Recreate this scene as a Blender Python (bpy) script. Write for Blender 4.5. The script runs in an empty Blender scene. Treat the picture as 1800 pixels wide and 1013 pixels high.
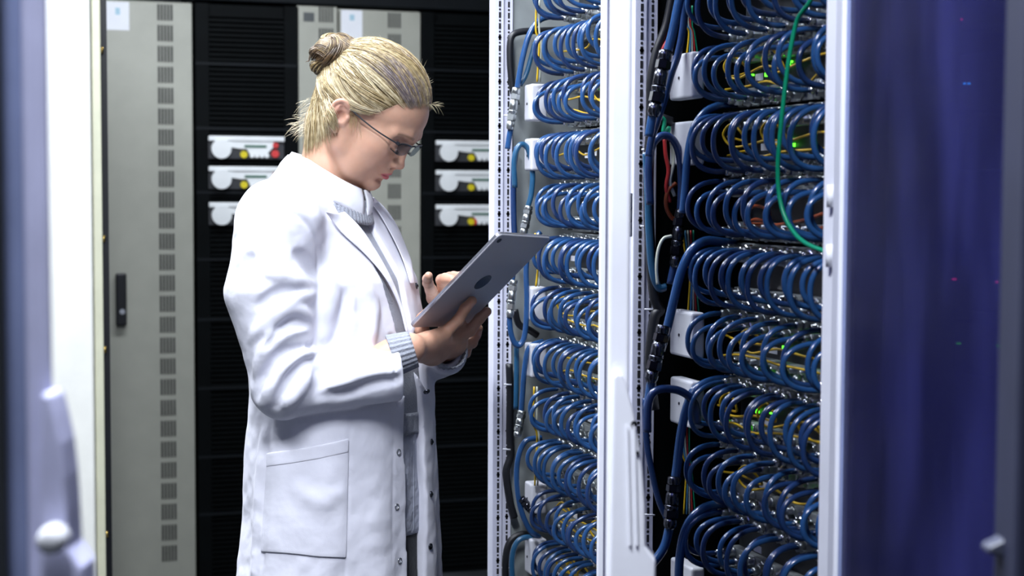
import bpy, bmesh, math, random
import numpy as np
from mathutils import Vector, Matrix, Euler
random.seed(7); np.random.seed(7)
SC = bpy.context.scene
COL = SC.collection
# ------------------------------------------------------------------ camera
FPX, CX, CY = 2800.0, 900.0, 506.5
YAW, PITCH, ROLL = math.radians(17.8), math.radians(3.39), 0.0045
CAM = np.array([0.0, 0.0, 1.42])
sY, cY, sP, cP = math.sin(YAW), math.cos(YAW), math.sin(PITCH), math.cos(PITCH)
FWD = np.array([sY*cP, cY*cP, -sP])
R0 = np.array([cY, -sY, 0.0]); U0 = np.cross(R0, FWD)
RGT = R0*math.cos(ROLL) + U0*math.sin(ROLL)
UPV = np.cross(RGT, FWD)
HD = np.array([sY, cY, 0.0])                      # horizontal depth direction
cam = bpy.data.cameras.new('camera'); camo = bpy.data.objects.new('camera', cam); COL.objects.link(camo)
cam.sensor_width = 36.0; cam.lens = FPX/1800*36.0; cam.clip_start = 0.05; cam.clip_end = 60
camo.matrix_world = Matrix(((RGT[0], UPV[0], -FWD[0], CAM[0]), (RGT[1], UPV[1], -FWD[1], CAM[1]),
                            (RGT[2], UPV[2], -FWD[2], CAM[2]), (0, 0, 0, 1)))
cam.dof.use_dof = True; cam.dof.focus_distance = 2.42; cam.dof.aperture_fstop = 6.0; cam.dof.aperture_blades = 8
SC.camera = camo
# ------------------------------------------------------------------ colour management, world
SC.view_settings.view_transform = 'Standard'; SC.view_settings.look = 'None'
SC.view_settings.gamma = 1.0; SC.view_settings.use_curve_mapping = False
SC.view_settings.exposure = 0.0
SC.cycles.use_denoising = True
SC.cycles.max_bounces = 8; SC.cycles.diffuse_bounces = 3; SC.cycles.glossy_bounces = 4; SC.cycles.transparent_max_bounces = 12
SC.cycles.sample_clamp_indirect = 6.0; SC.cycles.caustics_reflective = False; SC.cycles.caustics_refractive = False
w = bpy.data.worlds.new('room_air'); SC.world = w; w.use_nodes = True
w.node_tree.nodes['Background'].inputs[0].default_value = (0.55, 0.66, 1.0, 1)
w.node_tree.nodes['Background'].inputs[1].default_value = 0.05

def ray(px, py):
    d = RGT*((px-CX)/FPX) + UPV*((CY-py)/FPX) + FWD
    return d
def hit_x(px, py, X):
    d = ray(px, py); return CAM + d*((X-CAM[0])/d[0])
def hit_y(px, py, Y):
    d = ray(px, py); return CAM + d*((Y-CAM[1])/d[1])
def at(px, py, dep):
    d = ray(px, py); return CAM + d*(dep/float(d @ HD))
def proj(P):
    v = np.asarray(P, float) - CAM
    z = v @ FWD
    return CX + FPX*(v @ RGT)/z, CY - FPX*(v @ UPV)/z

# ------------------------------------------------------------------ lights: rows of ceiling tubes
def ceiling_lamp_light(name, loc, sx, sy, energy, color=(0.86, 0.91, 1.0), rot=(0, 0, 0)):
    l = bpy.data.lights.new(name, 'AREA'); l.shape = 'RECTANGLE'; l.size = sx; l.size_y = sy
    l.energy = energy; l.color = color
    o = bpy.data.objects.new(name, l); COL.objects.link(o); o.location = loc; o.rotation_euler = rot
    return o
CEIL = 2.85
Z0 = -0.07                                        # level of the floor
LAMPS = [(-0.05, 0.80, 0.20, 0.8, 72), (0.20, 2.15, 0.20, 1.2, 50), (-0.15, 3.45, 0.20, 1.2, 48), (0.75, 4.75, 1.4, 0.16, 30), (-0.8, 1.7, 0.16, 1.2, 13)]
for (lx, ly, lsx, lsy, e) in LAMPS:
    ceiling_lamp_light('ceiling_tube_light', (lx, ly, CEIL-0.075), lsx, lsy, e)

# ------------------------------------------------------------------ materials
def mat(name, col, rough=0.5, metal=0.0, noise=0.06, nscale=14.0, bump=0.0, bscale=120.0, coat=0.0, spec=0.5, emit=None, estr=0.0, aniso=None):
    m = bpy.data.materials.new(name); m.use_nodes = True
    nt = m.node_tree; b = nt.nodes['Principled BSDF']
    b.inputs['Roughness'].default_value = rough; b.inputs['Metallic'].default_value = metal
    b.inputs['Specular IOR Level'].default_value = spec; b.inputs['Coat Weight'].default_value = coat
    tc = nt.nodes.new('ShaderNodeTexCoord')
    n = nt.nodes.new('ShaderNodeTexNoise'); n.inputs['Scale'].default_value = nscale; n.inputs['Detail'].default_value = 4
    nt.links.new(tc.outputs['Object'], n.inputs['Vector'])
    r = nt.nodes.new('ShaderNodeValToRGB')
    a, c = 1-noise*2, 1+noise*2
    r.color_ramp.elements[0].position = 0.3; r.color_ramp.elements[1].position = 0.7
    r.color_ramp.elements[0].color = (col[0]*a, col[1]*a, col[2]*a, 1)
    r.color_ramp.elements[1].color = (min(1, col[0]*c), min(1, col[1]*c), min(1, col[2]*c), 1)
    nt.links.new(n.outputs['Fac'], r.inputs['Fac']); nt.links.new(r.outputs['Color'], b.inputs['Base Color'])
    if bump > 0:
        n2 = nt.nodes.new('ShaderNodeTexNoise'); n2.inputs['Scale'].default_value = bscale; n2.inputs['Detail'].default_value = 5
        nt.links.new(tc.outputs['Object'], n2.inputs['Vector'])
        bp = nt.nodes.new('ShaderNodeBump'); bp.inputs['Strength'].default_value = bump; bp.inputs['Distance'].default_value = 0.01
        nt.links.new(n2.outputs['Fac'], bp.inputs['Height']); nt.links.new(bp.outputs['Normal'], b.inputs['Normal'])
    if emit:
        b.inputs['Emission Color'].default_value = (*emit, 1); b.inputs['Emission Strength'].default_value = estr
    return m
M = {}
M['white_paint'] = mat('white_paint', (0.82, 0.83, 0.88), 0.38, noise=0.02)
M['lav_paint'] = mat('pale_lavender_paint', (0.72, 0.73, 0.86), 0.35, noise=0.02)
M['warm_white'] = mat('warm_white_paint', (0.90, 0.90, 0.84), 0.45, noise=0.015)
M['cream'] = mat('cream_paint', (0.62, 0.62, 0.46), 0.45, noise=0.03)
M['grey_cab'] = mat('greenish_grey_enamel', (0.41, 0.415, 0.355), 0.42, noise=0.02, bump=0.02, bscale=300)
M['dark_slot'] = mat('dark_slot', (0.05, 0.053, 0.048), 0.8)
M['hole'] = mat('slot_hole', (0.012, 0.012, 0.016), 0.9)
M['black_cab'] = mat('black_powder_coat', (0.002, 0.003, 0.0035), 0.6, noise=0.1, spec=0.08)
M['black'] = mat('black_plastic', (0.009, 0.010, 0.013), 0.35)
M['black_rubber'] = mat('black_rubber', (0.008, 0.009, 0.012), 0.42)
M['charcoal'] = mat('charcoal_metal', (0.006, 0.008, 0.010), 0.55, spec=0.15)
M['chrome'] = mat('nickel', (0.62, 0.64, 0.66), 0.22, 1.0, noise=0.04, nscale=60)
M['dull_nickel'] = mat('dull_nickel', (0.42, 0.45, 0.46), 0.34, 1.0, noise=0.08, nscale=60)
M['gun'] = mat('gunmetal', (0.085, 0.09, 0.11), 0.22, 1.0, noise=0.08, nscale=60)
M['gold'] = mat('brass', (0.6, 0.42, 0.12), 0.35, 1.0)
M['blue_cable'] = mat('blue_cable_jacket', (0.018, 0.070, 0.200), 0.20, noise=0.05, nscale=40, spec=0.6)
M['blue_dark'] = mat('dark_blue_cable_jacket', (0.013, 0.038, 0.125), 0.22, noise=0.05, nscale=40, spec=0.6)
M['teal_cable'] = mat('teal_blue_cable_jacket', (0.015, 0.085, 0.18), 0.32, noise=0.05, nscale=40, spec=0.6)
M['yellow_cable'] = mat('yellow_fibre_jacket', (0.62, 0.40, 0.01), 0.4, noise=0.03)
M['green_cable'] = mat('green_cable_jacket', (0.0, 0.26, 0.13), 0.4, noise=0.03)
M['red_cable'] = mat('red_cable_jacket', (0.48, 0.03, 0.03), 0.4, noise=0.03)
M['orange_cable'] = mat('rust_orange_cable_jacket', (0.36, 0.07, 0.02), 0.4, noise=0.03)
M['white_cable'] = mat('pale_cable_jacket', (0.52, 0.55, 0.46), 0.5, noise=0.03)
M['lightblue_cable'] = mat('light_blue_wire', (0.08, 0.30, 0.55), 0.4, noise=0.03)
M['box_white'] = mat('grey_white_plastic', (0.62, 0.63, 0.68), 0.45, noise=0.02)
M['plate'] = mat('zinc_plate', (0.34, 0.37, 0.37), 0.45, 0.3, noise=0.06)
M['panel_dark'] = mat('dark_panel', (0.018, 0.021, 0.025), 0.5, noise=0.1)
M['yellow_dot'] = mat('yellow_button', (0.75, 0.62, 0.02), 0.4)
M['red_dot'] = mat('red_button', (0.62, 0.05, 0.05), 0.4)
M['disp_green'] = mat('green_grey_display', (0.10, 0.20, 0.15), 0.3)
M['module_white'] = mat('module_white_plastic', (0.88, 0.91, 0.91), 0.45, noise=0.02)
M['module_grey'] = mat('module_dark_plastic', (0.035, 0.037, 0.042), 0.5)
M['paper'] = mat('paper', (0.84, 0.86, 0.90), 0.8, noise=0.01)
M['ink_blue'] = mat('pale_blue_print', (0.40, 0.60, 0.70), 0.8)
M['label_grey'] = mat('grey_badge', (0.09, 0.10, 0.10), 0.6)
M['floor'] = mat('dark_raised_floor', (0.045, 0.05, 0.055), 0.3, noise=0.15, nscale=5)
M['wall'] = mat('dark_wall_paint', (0.02, 0.024, 0.028), 0.7)
M['wall_light'] = mat('grey_wall_paint', (0.14, 0.15, 0.17), 0.8)
M['ceiling'] = mat('ceiling_tile', (0.20, 0.21, 0.24), 0.85)
M['led_green'] = mat('green_led', (0.05, 0.5, 0.02), 0.4, emit=(0.10, 1.0, 0.03), estr=3.5)
M['led_red'] = mat('red_led', (0.5, 0.02, 0.03), 0.4, emit=(1.0, 0.03, 0.12), estr=9)
M['led_cyan'] = mat('cyan_led', (0.02, 0.4, 0.5), 0.4, emit=(0.05, 0.75, 1.0), estr=9)
M['lamp_glow'] = mat('lamp_diffuser', (0.9, 0.92, 1.0), 0.5, emit=(0.86, 0.91, 1.0), estr=9.0)

# ------------------------------------------------------------------ mesh helpers
def wm(o): return o.matrix_basis if o.parent is None else wm(o.parent) @ o.matrix_basis
class MB:
    def __init__(s): s.v = []; s.f = []; s.mi = []; s.sm = []
    def add(s, verts, faces, mi=0, smooth=False):
        o = len(s.v); s.v += [tuple(map(float, p)) for p in verts]
        s.f += [tuple(i+o for i in f) for f in faces]; s.mi += [mi]*len(faces); s.sm += [smooth]*len(faces)
        return s
    def box(s, lo, hi, mi=0, ax=None, org=None):
        """axis-aligned box lo..hi, or in the frame ax (3 column vectors) about org"""
        P = [(x, y, z) for z in (lo[2], hi[2]) for y in (lo[1], hi[1]) for x in (lo[0], hi[0])]
        if ax is not None:
            P = [np.asarray(org) + ax[0]*p[0] + ax[1]*p[1] + ax[2]*p[2] for p in P]
        return s.add(P, [(0, 2, 3, 1), (4, 5, 7, 6), (0, 1, 5, 4), (2, 6, 7, 3), (0, 4, 6, 2), (1, 3, 7, 5)], mi)
    def tube(s, path, r, n=8, mi=0, caps=True, closed=False):
        P = np.asarray(path, float); m = len(P)
        R = np.full(m, r) if np.isscalar(r) else np.asarray(r, float)
        T = np.gradient(P, axis=0)
        if closed: T = np.roll(P, -1, 0) - np.roll(P, 1, 0)
        T /= np.maximum(np.linalg.norm(T, axis=1)[:, None], 1e-9)
        a = np.array([0, 0, 1.0]) if abs(T[0][2]) < 0.9 else np.array([1.0, 0, 0])
        nrm = a - T[0]*(a @ T[0]); nrm /= np.linalg.norm(nrm)
        V = []; an = np.arange(n)*2*math.pi/n
        for i in range(m):
            nrm = nrm - T[i]*(nrm @ T[i]); nrm /= max(np.linalg.norm(nrm), 1e-9)
            bi = np.cross(T[i], nrm)
            V += list(P[i] + R[i]*(np.cos(an)[:, None]*nrm + np.sin(an)[:, None]*bi))
        F = [(i*n+j, i*n+(j+1) % n, (i+1)*n+(j+1) % n, (i+1)*n+j) for i in range(m-1) for j in range(n)]
        if closed: F += [((m-1)*n+j, (m-1)*n+(j+1) % n, (j+1) % n, j) for j in range(n)]
        elif caps: F += [tuple(range(n-1, -1, -1)), tuple((m-1)*n+j for j in range(n))]
        return s.add(V, F, mi, True)
    def lathe(s, p0, axis, prof, n=12, mi=0, smooth=True):
        """profile [(t, r)] along axis from p0"""
        axis = np.asarray(axis, float); axis = axis/np.linalg.norm(axis)
        a = np.array([0, 0, 1.0]) if abs(axis[2]) < 0.9 else np.array([1.0, 0, 0])
        u = np.cross(axis, a); u /= np.linalg.norm(u); v = np.cross(axis, u)
        an = np.arange(n)*2*math.pi/n; V = []
        for t, r in prof: V += list(np.asarray(p0) + axis*t + max(r, 1e-5)*(np.cos(an)[:, None]*u + np.sin(an)[:, None]*v))
        m = len(prof)
        F = [(i*n+j, i*n+(j+1) % n, (i+1)*n+(j+1) % n, (i+1)*n+j) for i in range(m-1) for j in range(n)]
        F += [tuple(range(n-1, -1, -1)), tuple((m-1)*n+j for j in range(n))]
        return s.add(V, F, mi, smooth)
    def disc(s, c, axis, r, th, n=20, mi=0): return s.lathe(np.asarray(c)-np.asarray(axis)*th/2, axis, [(0, r), (th, r)], n, mi, False)
    def prism(s, pts, d, mi=0):
        """planar polygon (3-D points) extruded by vector d"""
        n = len(pts); d = np.asarray(d, float)
        V = [np.asarray(p, float) for p in pts] + [np.asarray(p, float)+d for p in pts]
        F = [tuple(range(n-1, -1, -1)), tuple(range(n, 2*n))] + [(i, (i+1) % n, n+(i+1) % n, n+i) for i in range(n)]
        return s.add(V, F, mi)
    def mesh(s, name, mats):
        me = bpy.data.meshes.new(name); me.from_pydata(s.v, [], s.f)
        for m in (mats if isinstance(mats, (list, tuple)) else [mats]): me.materials.append(M[m] if isinstance(m, str) else m)
        me.polygons.foreach_set('material_index', s.mi); me.polygons.foreach_set('use_smooth', s.sm)
        bm = bmesh.new(); bm.from_mesh(me); bmesh.ops.recalc_face_normals(bm, faces=bm.faces); bm.to_mesh(me); bm.free()
        me.update(); return me
    def build(s, name, mats, parent=None, bevel=0.0, seg=2):
        me = s.mesh(name, mats)
        o = bpy.data.objects.new(name, me); COL.objects.link(o)
        if parent is not None:
            o.parent = parent
            # the mesh was made in world coordinates: store it relative to the parent
            me.transform(wm(parent).inverted())
        if bevel > 0:
            b = o.modifiers.new('bevel', 'BEVEL'); b.width = bevel; b.segments = seg; b.limit_method = 'ANGLE'; b.angle_limit = 0.6
            b.harden_normals = False
        return o
def tag(o, label=None, cat=None, group=None, kind=None):
    if label: o['label'] = label
    if cat: o['category'] = cat
    if group: o['group'] = group
    if kind: o['kind'] = kind
    return o
def thing(name, loc, label, cat, group=None, rz=0.0):
    o = bpy.data.objects.new(name, None); COL.objects.link(o)
    o.empty_display_size = 0.05; o.location = tuple(map(float, loc)); o.rotation_euler = (0, 0, rz)
    return tag(o, label, cat, group)
def spline(pts, n=10):
    """Catmull-Rom through pts"""
    P = np.asarray(pts, float); P = np.vstack([2*P[0]-P[1], P, 2*P[-1]-P[-2]]); out = []
    for i in range(1, len(P)-2):
        t = np.linspace(0, 1, n, endpoint=False)[:, None]
        a, b, c, d = P[i-1], P[i], P[i+1], P[i+2]
        out.append(0.5*((2*b) + (-a+c)*t + (2*a-5*b+4*c-d)*t**2 + (-a+3*b-3*c+d)*t**3))
    return np.vstack(out+[P[-2][None]])
ORD = ['first', 'second', 'third', 'fourth', 'fifth', 'sixth', 'seventh', 'eighth', 'ninth', 'tenth', 'eleventh', 'twelfth', 'thirteenth',
       'fourteenth', 'fifteenth', 'sixteenth', 'seventeenth', 'eighteenth']

# ------------------------------------------------------------------ room shell
def struct(name, lo, hi, m):
    o = MB().box(lo, hi).build(name, m); tag(o, kind='structure'); return o
struct('floor', (-2.2, -2.0, Z0-0.1), (4.0, 7.2, Z0), 'floor')
struct('ceiling', (-2.2, -2.0, 2.95), (4.0, 7.2, 3.05), 'ceiling')
struct('wall_back', (-2.2, 6.75, Z0), (4.0, 6.85, 2.95), 'wall')
struct('wall_left', (-2.3, -2.0, Z0), (-2.2, 7.2, 2.95), 'wall_light')
struct('wall_right', (4.0, -2.0, Z0), (4.1, 7.2, 2.95), 'wall')
struct('wall_front', (-2.2, -2.1, Z0), (4.0, -2.0, 2.95), 'wall_light')
for i, (lx, ly, lsx, lsy, e) in enumerate(LAMPS):
    t = thing('ceiling_lamp', (lx, ly, CEIL), 'long white ceiling tube lamp above the aisle, out of the frame', 'lamp', 'ceiling tube lamps')
    MB().box((lx-lsx/2-.02, ly-lsy/2-.02, CEIL-.03), (lx+lsx/2+.02, ly+lsy/2+.02, 2.95)).build('housing', 'white_paint', t)
    MB().box((lx-lsx/2, ly-lsy/2, CEIL-.05), (lx+lsx/2, ly+lsy/2, CEIL-.03)).build('diffuser', 'lamp_glow', t)

# ------------------------------------------------------------------ cabinets along the back of the room
YB = 5.95
def zB(px, py): return float(hit_y(px, py, YB)[2])
def xB(px, py=340): return float(hit_y(px, py, YB)[0])
def vent_mesh(mb, xc, z0, w, h, nslot=5, y=YB, mi=0):
    p = w/nslot
    for i in range(nslot):
        x0 = xc - w/2 + p*i + p*.16
        mb.box((x0, y-.0022, z0-h/2), (x0+p*.66, y-.0003, z0+h/2), mi)
    for sx in (-1, 1): pass
def vents(parent, pxc, pyc0, pyc1, n, wpx, hpx, nslot=5):
    mb = MB()
    for i in range(n):
        py = pyc0 + (pyc1-pyc0)*i/(n-1)
        s = 2800/YB*1.0
        vent_mesh(mb, xB(pxc, 500), zB(pxc, py), wpx/465.0, hpx/465.0, nslot)
    return mb.build('vent_slots', 'dark_slot', parent)
def back_cabinet(x0, x1, zt, m, label, cat='cabinet', group=None):
    t = thing('equipment_cabinet', ((x0+x1)/2, YB+.3, Z0), label, cat, group)
    MB().box((x0, YB+.02, Z0), (x1, YB+.6, zt)).build('cabinet_body', m, t, .004)
    return t
X187, X340, X344, X525, X597, X740 = xB(187), xB(341), xB(345), xB(525), xB(597), xB(740)
zt1 = zB(260, 1)
c = back_cabinet(X187, X340, zt1, 'grey_cab', 'tall grey metal cabinet with vent column and black handle beside the white panel')
d = MB().box((X187+.004, YB, Z0+.02), (X340-.003, YB+.02, zt1-.01)).build('door_panel', 'grey_cab', c, .003)
vents(c, 294, 22, 973, 27, 27, 27)
MB().box((X187+.006, YB-.0012, zB(210, 53)), (xB(230), YB-.0002, zB(210, 3))).build('notice_sheet', 'paper', c)['label'] = 'small white notice sheet'
MB().box((xB(206), YB-.002, zB(210, 26)), (xB(214), YB-.0012, zB(210, 14))).build('printed_mark', 'ink_blue', c)
h = MB().box((xB(201), YB-.03, zB(210, 572)), (xB(220), YB-.004, zB(210, 480))).build('door_handle', 'black', c, .006)
h['label'] = 'black swing handle'
MB().disc((xB(212), YB-.031, zB(212, 547)), (0, 1, 0), .010, .006).build('lock_cylinder', 'chrome', h)
# hinge gap strip with brass pins
def black_cabinet(x0, x1, label, seams, zt):
    t = back_cabinet(x0, x1, zt, 'black_cab', label)
    fr = MB()
    fr.box((x0, YB-.004, Z0), (x0+.05, YB+.02, zt)); fr.box((x1-.05, YB-.004, Z0), (x1, YB+.02, zt))
    fr.build('side_stile', 'black_cab', t, .002)
    lou = MB(); z = Z0+.03
    while z < zt-.03:
        lou.box((x0+.05, YB+.004, z), (x1-.05, YB+.022, z+.010)); z += .018
    lou.build('louvre_panel', 'black_cab', t)
    for s in seams:
        MB().box((x0, YB-.006, zB(430, s)-.007), (x1, YB+.002, zB(430, s)+.004)).build('cross_rail', 'charcoal', t)
    return t
def module(px0, px1, py0, py1, dim, label, reds):
    """rectifier unit: dark plate, white bar, round fan cover, body with display, buttons"""
    x0, x1 = xB(px0), xB(px1); z1, z0 = zB((px0+px1)/2, py0), zB((px0+px1)/2, py1); W = x1-x0; H = z1-z0
    t = thing('rectifier_unit', ((x0+x1)/2, YB, z0), label, 'power unit', 'rectifier units in the black cabinets')
    y = YB-.012
    MB().box((x0, y, z0), (x1, YB-.0062, z1)).build('faceplate', 'module_grey', t, .002)
    def pt(u, v, yy): return (x0+W*u, yy, z0+H*v)
    MB().box(pt(0, .78, y-.012), pt(1, 1.0, y)).build('handle_bar', 'module_white', t, .003)
    MB().disc(pt(.165, .44, y-.008), (0, 1, 0), H*.43, .016, 28).build('fan_cover', 'module_white', t)
    body = MB()
    poly = [pt(.2, .8, y), pt(.2, .55, y), pt(.42, .44, y), pt(.5, .44, y), pt(.54, .2, y), pt(.76, .2, y), pt(.86, .55, y), pt(.86, .8, y)]
    body.prism(poly, (0, -.007, 0)); bb = body.build('control_body', 'module_white', t, .0015)
    MB().box(pt(.47, .50, y-.0085), pt(.76, .62, y-.007)).build('display', 'disp_green', bb)
    MB().disc(pt(.46, .20, y-.005), (0, 1, 0), H*.155, .012).build('yellow_button', 'yellow_dot', t)
    for k in range(4): MB().disc(pt(.57+.065*k, .16, y-.004), (0, 1, 0), H*.10, .010, 14).build('white_button', 'module_white', t)
    for (u, v, r) in reds: MB().disc(pt(u, v, y-.004), (0, 1, 0), H*r, .010, 14).build('red_button', 'red_dot', t)
    return t
zt2 = zB(430, 8)
black_cabinet(X344, X525-.002, 'black louvred cabinet with three white units left of the woman', [113, 226, 338, 455, 560, 680, 800, 900], zt2)
black_cabinet(X740+.002, xB(985), 'black louvred cabinet with dimmer white units seen behind the tablet', [113, 226, 338, 455, 560, 680, 800, 900], zt2)
pos3 = ['topmost', 'middle', 'lowest']
for i, (a, b) in enumerate([(240, 280), (293, 333), (356, 396)]):
    module(366, 499, a, b, 1, f'white rectifier unit in the black cabinet left of the woman, {pos3[i]} of three', [(.88, .62, .13), (.875, .25, .17)])
for i, (a, b) in enumerate([(248, 285), (300, 337), (360, 397)]):
    module(764, 897, a, b, 1, f'white rectifier unit in the black cabinet behind the tablet, {pos3[i]} of three', [(.84, .62, .12), (.83, .28, .12)] if i < 2 else [(.84, .62, .12), (.50, .2, .15), (.83, .28, .12)])
# grey cabinet behind the woman: slim panel and wide door
zt3 = zB(560, 10)
c = back_cabinet(X525, X597-.004, zt3, 'grey_cab', 'slim grey cabinet panel with dark badge behind the woman')
MB().box((X525+.002, YB-.002, Z0+.02), (X597-.008, YB+.02, zt3-.004)).build('door_panel', 'grey_cab', c, .003)
vents(c, 574, 26, 965, 26, 27, 27)
MB().box((xB(534), YB-.004, zB(543, 38)), (xB(553), YB-.002, zB(543, 22))).build('badge', 'label_grey', c, .001)
c = back_cabinet(X597, X740, zB(660, 17), 'grey_cab', 'wide grey cabinet with vent column and notice sheet behind the woman')
MB().box((X597+.003, YB-.002, Z0+.02), (X740-.003, YB+.02, zB(660, 17)-.006)).build('door_panel', 'grey_cab', c, .003)
vents(c, 693, 36, 975, 26, 25, 27)
MB().box((xB(600), YB-.0032, zB(618, 68)), (xB(637), YB-.0022, zB(618, 18))).build('notice_sheet', 'paper', c)['label'] = 'small white notice sheet'
MB().box((xB(615), YB-.004, zB(618, 36)), (xB(623), YB-.0032, zB(618, 26))).build('printed_mark', 'ink_blue', c)
# dark trunking over the row
tk = MB().box((X340+.01, YB+.02, zt2+.012), (2.6, YB+.5, zt2+.22)).build('cable_trunking', 'charcoal', None, .006)
tag(tk, 'dark grey overhead cable trunking on top of the black cabinets', 'trunking')

# ------------------------------------------------------------------ white cabinet end panel at the left
YW = 4.2
xw = float(hit_y(166, 500, YW)[0])
c = thing('white_cabinet', (xw-.4, YW+.3, Z0), 'bright white cabinet end panel left of the grey cabinet', 'cabinet')
MB().box((xw-.85, YW+.02, Z0), (xw, YW+.6, 2.25)).build('cabinet_body', 'warm_white', c, .006)
MB().box((xw-.85, YW, Z0), (xw-.004, YW+.02, 2.25)).build('end_panel', 'warm_white', c, .006)
xe = float(hit_y(181, 500, YW+.03)[0])
MB().box((xw, YW+.015, Z0), (xe, YW+.055, 2.25)).build('edge_strip', 'cream', c, .004)['label'] = 'cream edge strip'
MB().box((xe, YW+.06, Z0), (xe+.018, YW+.12, 2.25)).build('hinge_channel', 'black', c)
for py in (88, 420, 615, 940):
    zz = float(hit_y(182, py, YW+.05)[2])
    MB().lathe((xe+.004, YW+.052, zz-.008), (0, 0, 1), [(0, .005), (.016, .005)], 10).build('hinge_pin', 'gold', c)

# ================================================================== open cable racks on the right
XF, XP = 0.838, 0.95                      # front plane of the frames, plane of the connector panels
ZT = 2.12
def slots(parent, y, x, n0=0.1, pitch=.0196, big=True, w=.0042, name='perforation'):
    """punched slots alternating with round holes on a face that looks towards -Y"""
    mb = MB(); z = n0; k = 0
    while z < ZT-.02:
        h = .0052 if k % 2 else .0016
        if k % 2: mb.box((x-w/2, y-.0006, z-h), (x+w/2, y-.0001, z+h))
        else: mb.disc((x, y-.00035, z), (0, 1, 0), .0021, .0005, 8)
        if k % 8 == 3: mb.disc((x, y-.00035, z), (0, 1, 0), .0034, .0005, 6)
        z += pitch/2; k += 1
    return mb.build(name, 'hole', parent)
def rack(name, y0, y1, label, side_m, dark=False):
    t = thing(name, (1.2, (y0+y1)/2, Z0), label, 'rack')
    # far upright, its face towards the camera carries two columns of slots
    MB().box((XF, y1, Z0), (XF+.0185, y1+.03, ZT)).build('upright', 'lav_paint', t, .0015)
    slots(t, y1, XF+.0105)
    MB().box((XF+.0195, y1+.006, Z0), (XF+.037, y1+.03, ZT)).build('mounting_rail', 'lav_paint' if not dark else 'plate', t, .0012)
    slots(t, y1+.006, XF+.029, w=.0036)
    MB().box((XF+.037, y1+.012, .02), (1.55, y1+.026, ZT)).build('side_wall', side_m, t)
    MB().box((1.50, y0, .02), (1.52, y1, ZT)).build('rear_wall', 'panel_dark', t)
    MB().box((XF, y0-.035, ZT-.012), (1.55, y1+.03, ZT+.04)).build('top_frame', 'lav_paint', t, .003)
    MB().box((XF, y0-.035, Z0), (1.55, y1+.03, .06)).build('base_frame', 'black_cab', t, .003)
    return t
YA1, YB1 = 2.72, 2.06
rA = rack('server_rack', 2.135, YA1, 'open rack of blue cable loops behind the tablet, left of the white door edge', 'plate')
rB = rack('server_rack', 1.52, YB1, 'open rack of blue cable loops between the white door edge and the glass door', 'black_cab')
# near uprights of the near rack (the paired white posts)
def post(ya, yb, x0=XF, x1=XF+.05, m='white_paint', parent=None, name='upright'):
    return MB().box((x0, yb, Z0), (x1, ya, ZT)).build(name, m, parent, .002)
def yX(px, X=XF, py=340): return float(hit_x(px, py, X)[1])
y1450, y1478, y1484, y1511 = yX(1447), yX(1475.5), yX(1482), yX(1508)
p_ = post(y1450, y1478, parent=rB); p_['label'] = 'white near upright'
MB().box((XF+.0015, y1484, Z0), (XF+.05, y1478, ZT)).build('door_gap_seal', 'black_rubber', rB)
for zpy in (345, 450):
    zc = float(hit_x(1468, zpy, XF)[2])
    MB().lathe((XF-.003, (y1450+y1478)/2-.004, zc-.012), (0, 0, 1), [(0, .004), (.024, .004)], 10).build('hinge', 'white_paint', rB)
# latch keeper on the far upright
lk = at(1106, 378, 2.12)
b = MB(); ax = (R0, HD, np.array([0, 0, 1.0]))
b.box((-.004, -.004, -.029), (.004, .01, .029), 0, ax, lk)
b.box((-.009, -.010, -.029), (-.003, -.003, -.016), 0, ax, lk); b.box((-.009, -.010, .016), (-.003, -.003, .029), 0, ax, lk)
kb = b.build('latch_keeper', 'dull_nickel', rB, .001)
for dz in (-.008, .009): MB().disc(lk + ax[0]*0 - HD*.0045 + np.array([0, 0, dz]), HD, .0032, .002, 8).build('screw', 'gun', kb)

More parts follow.
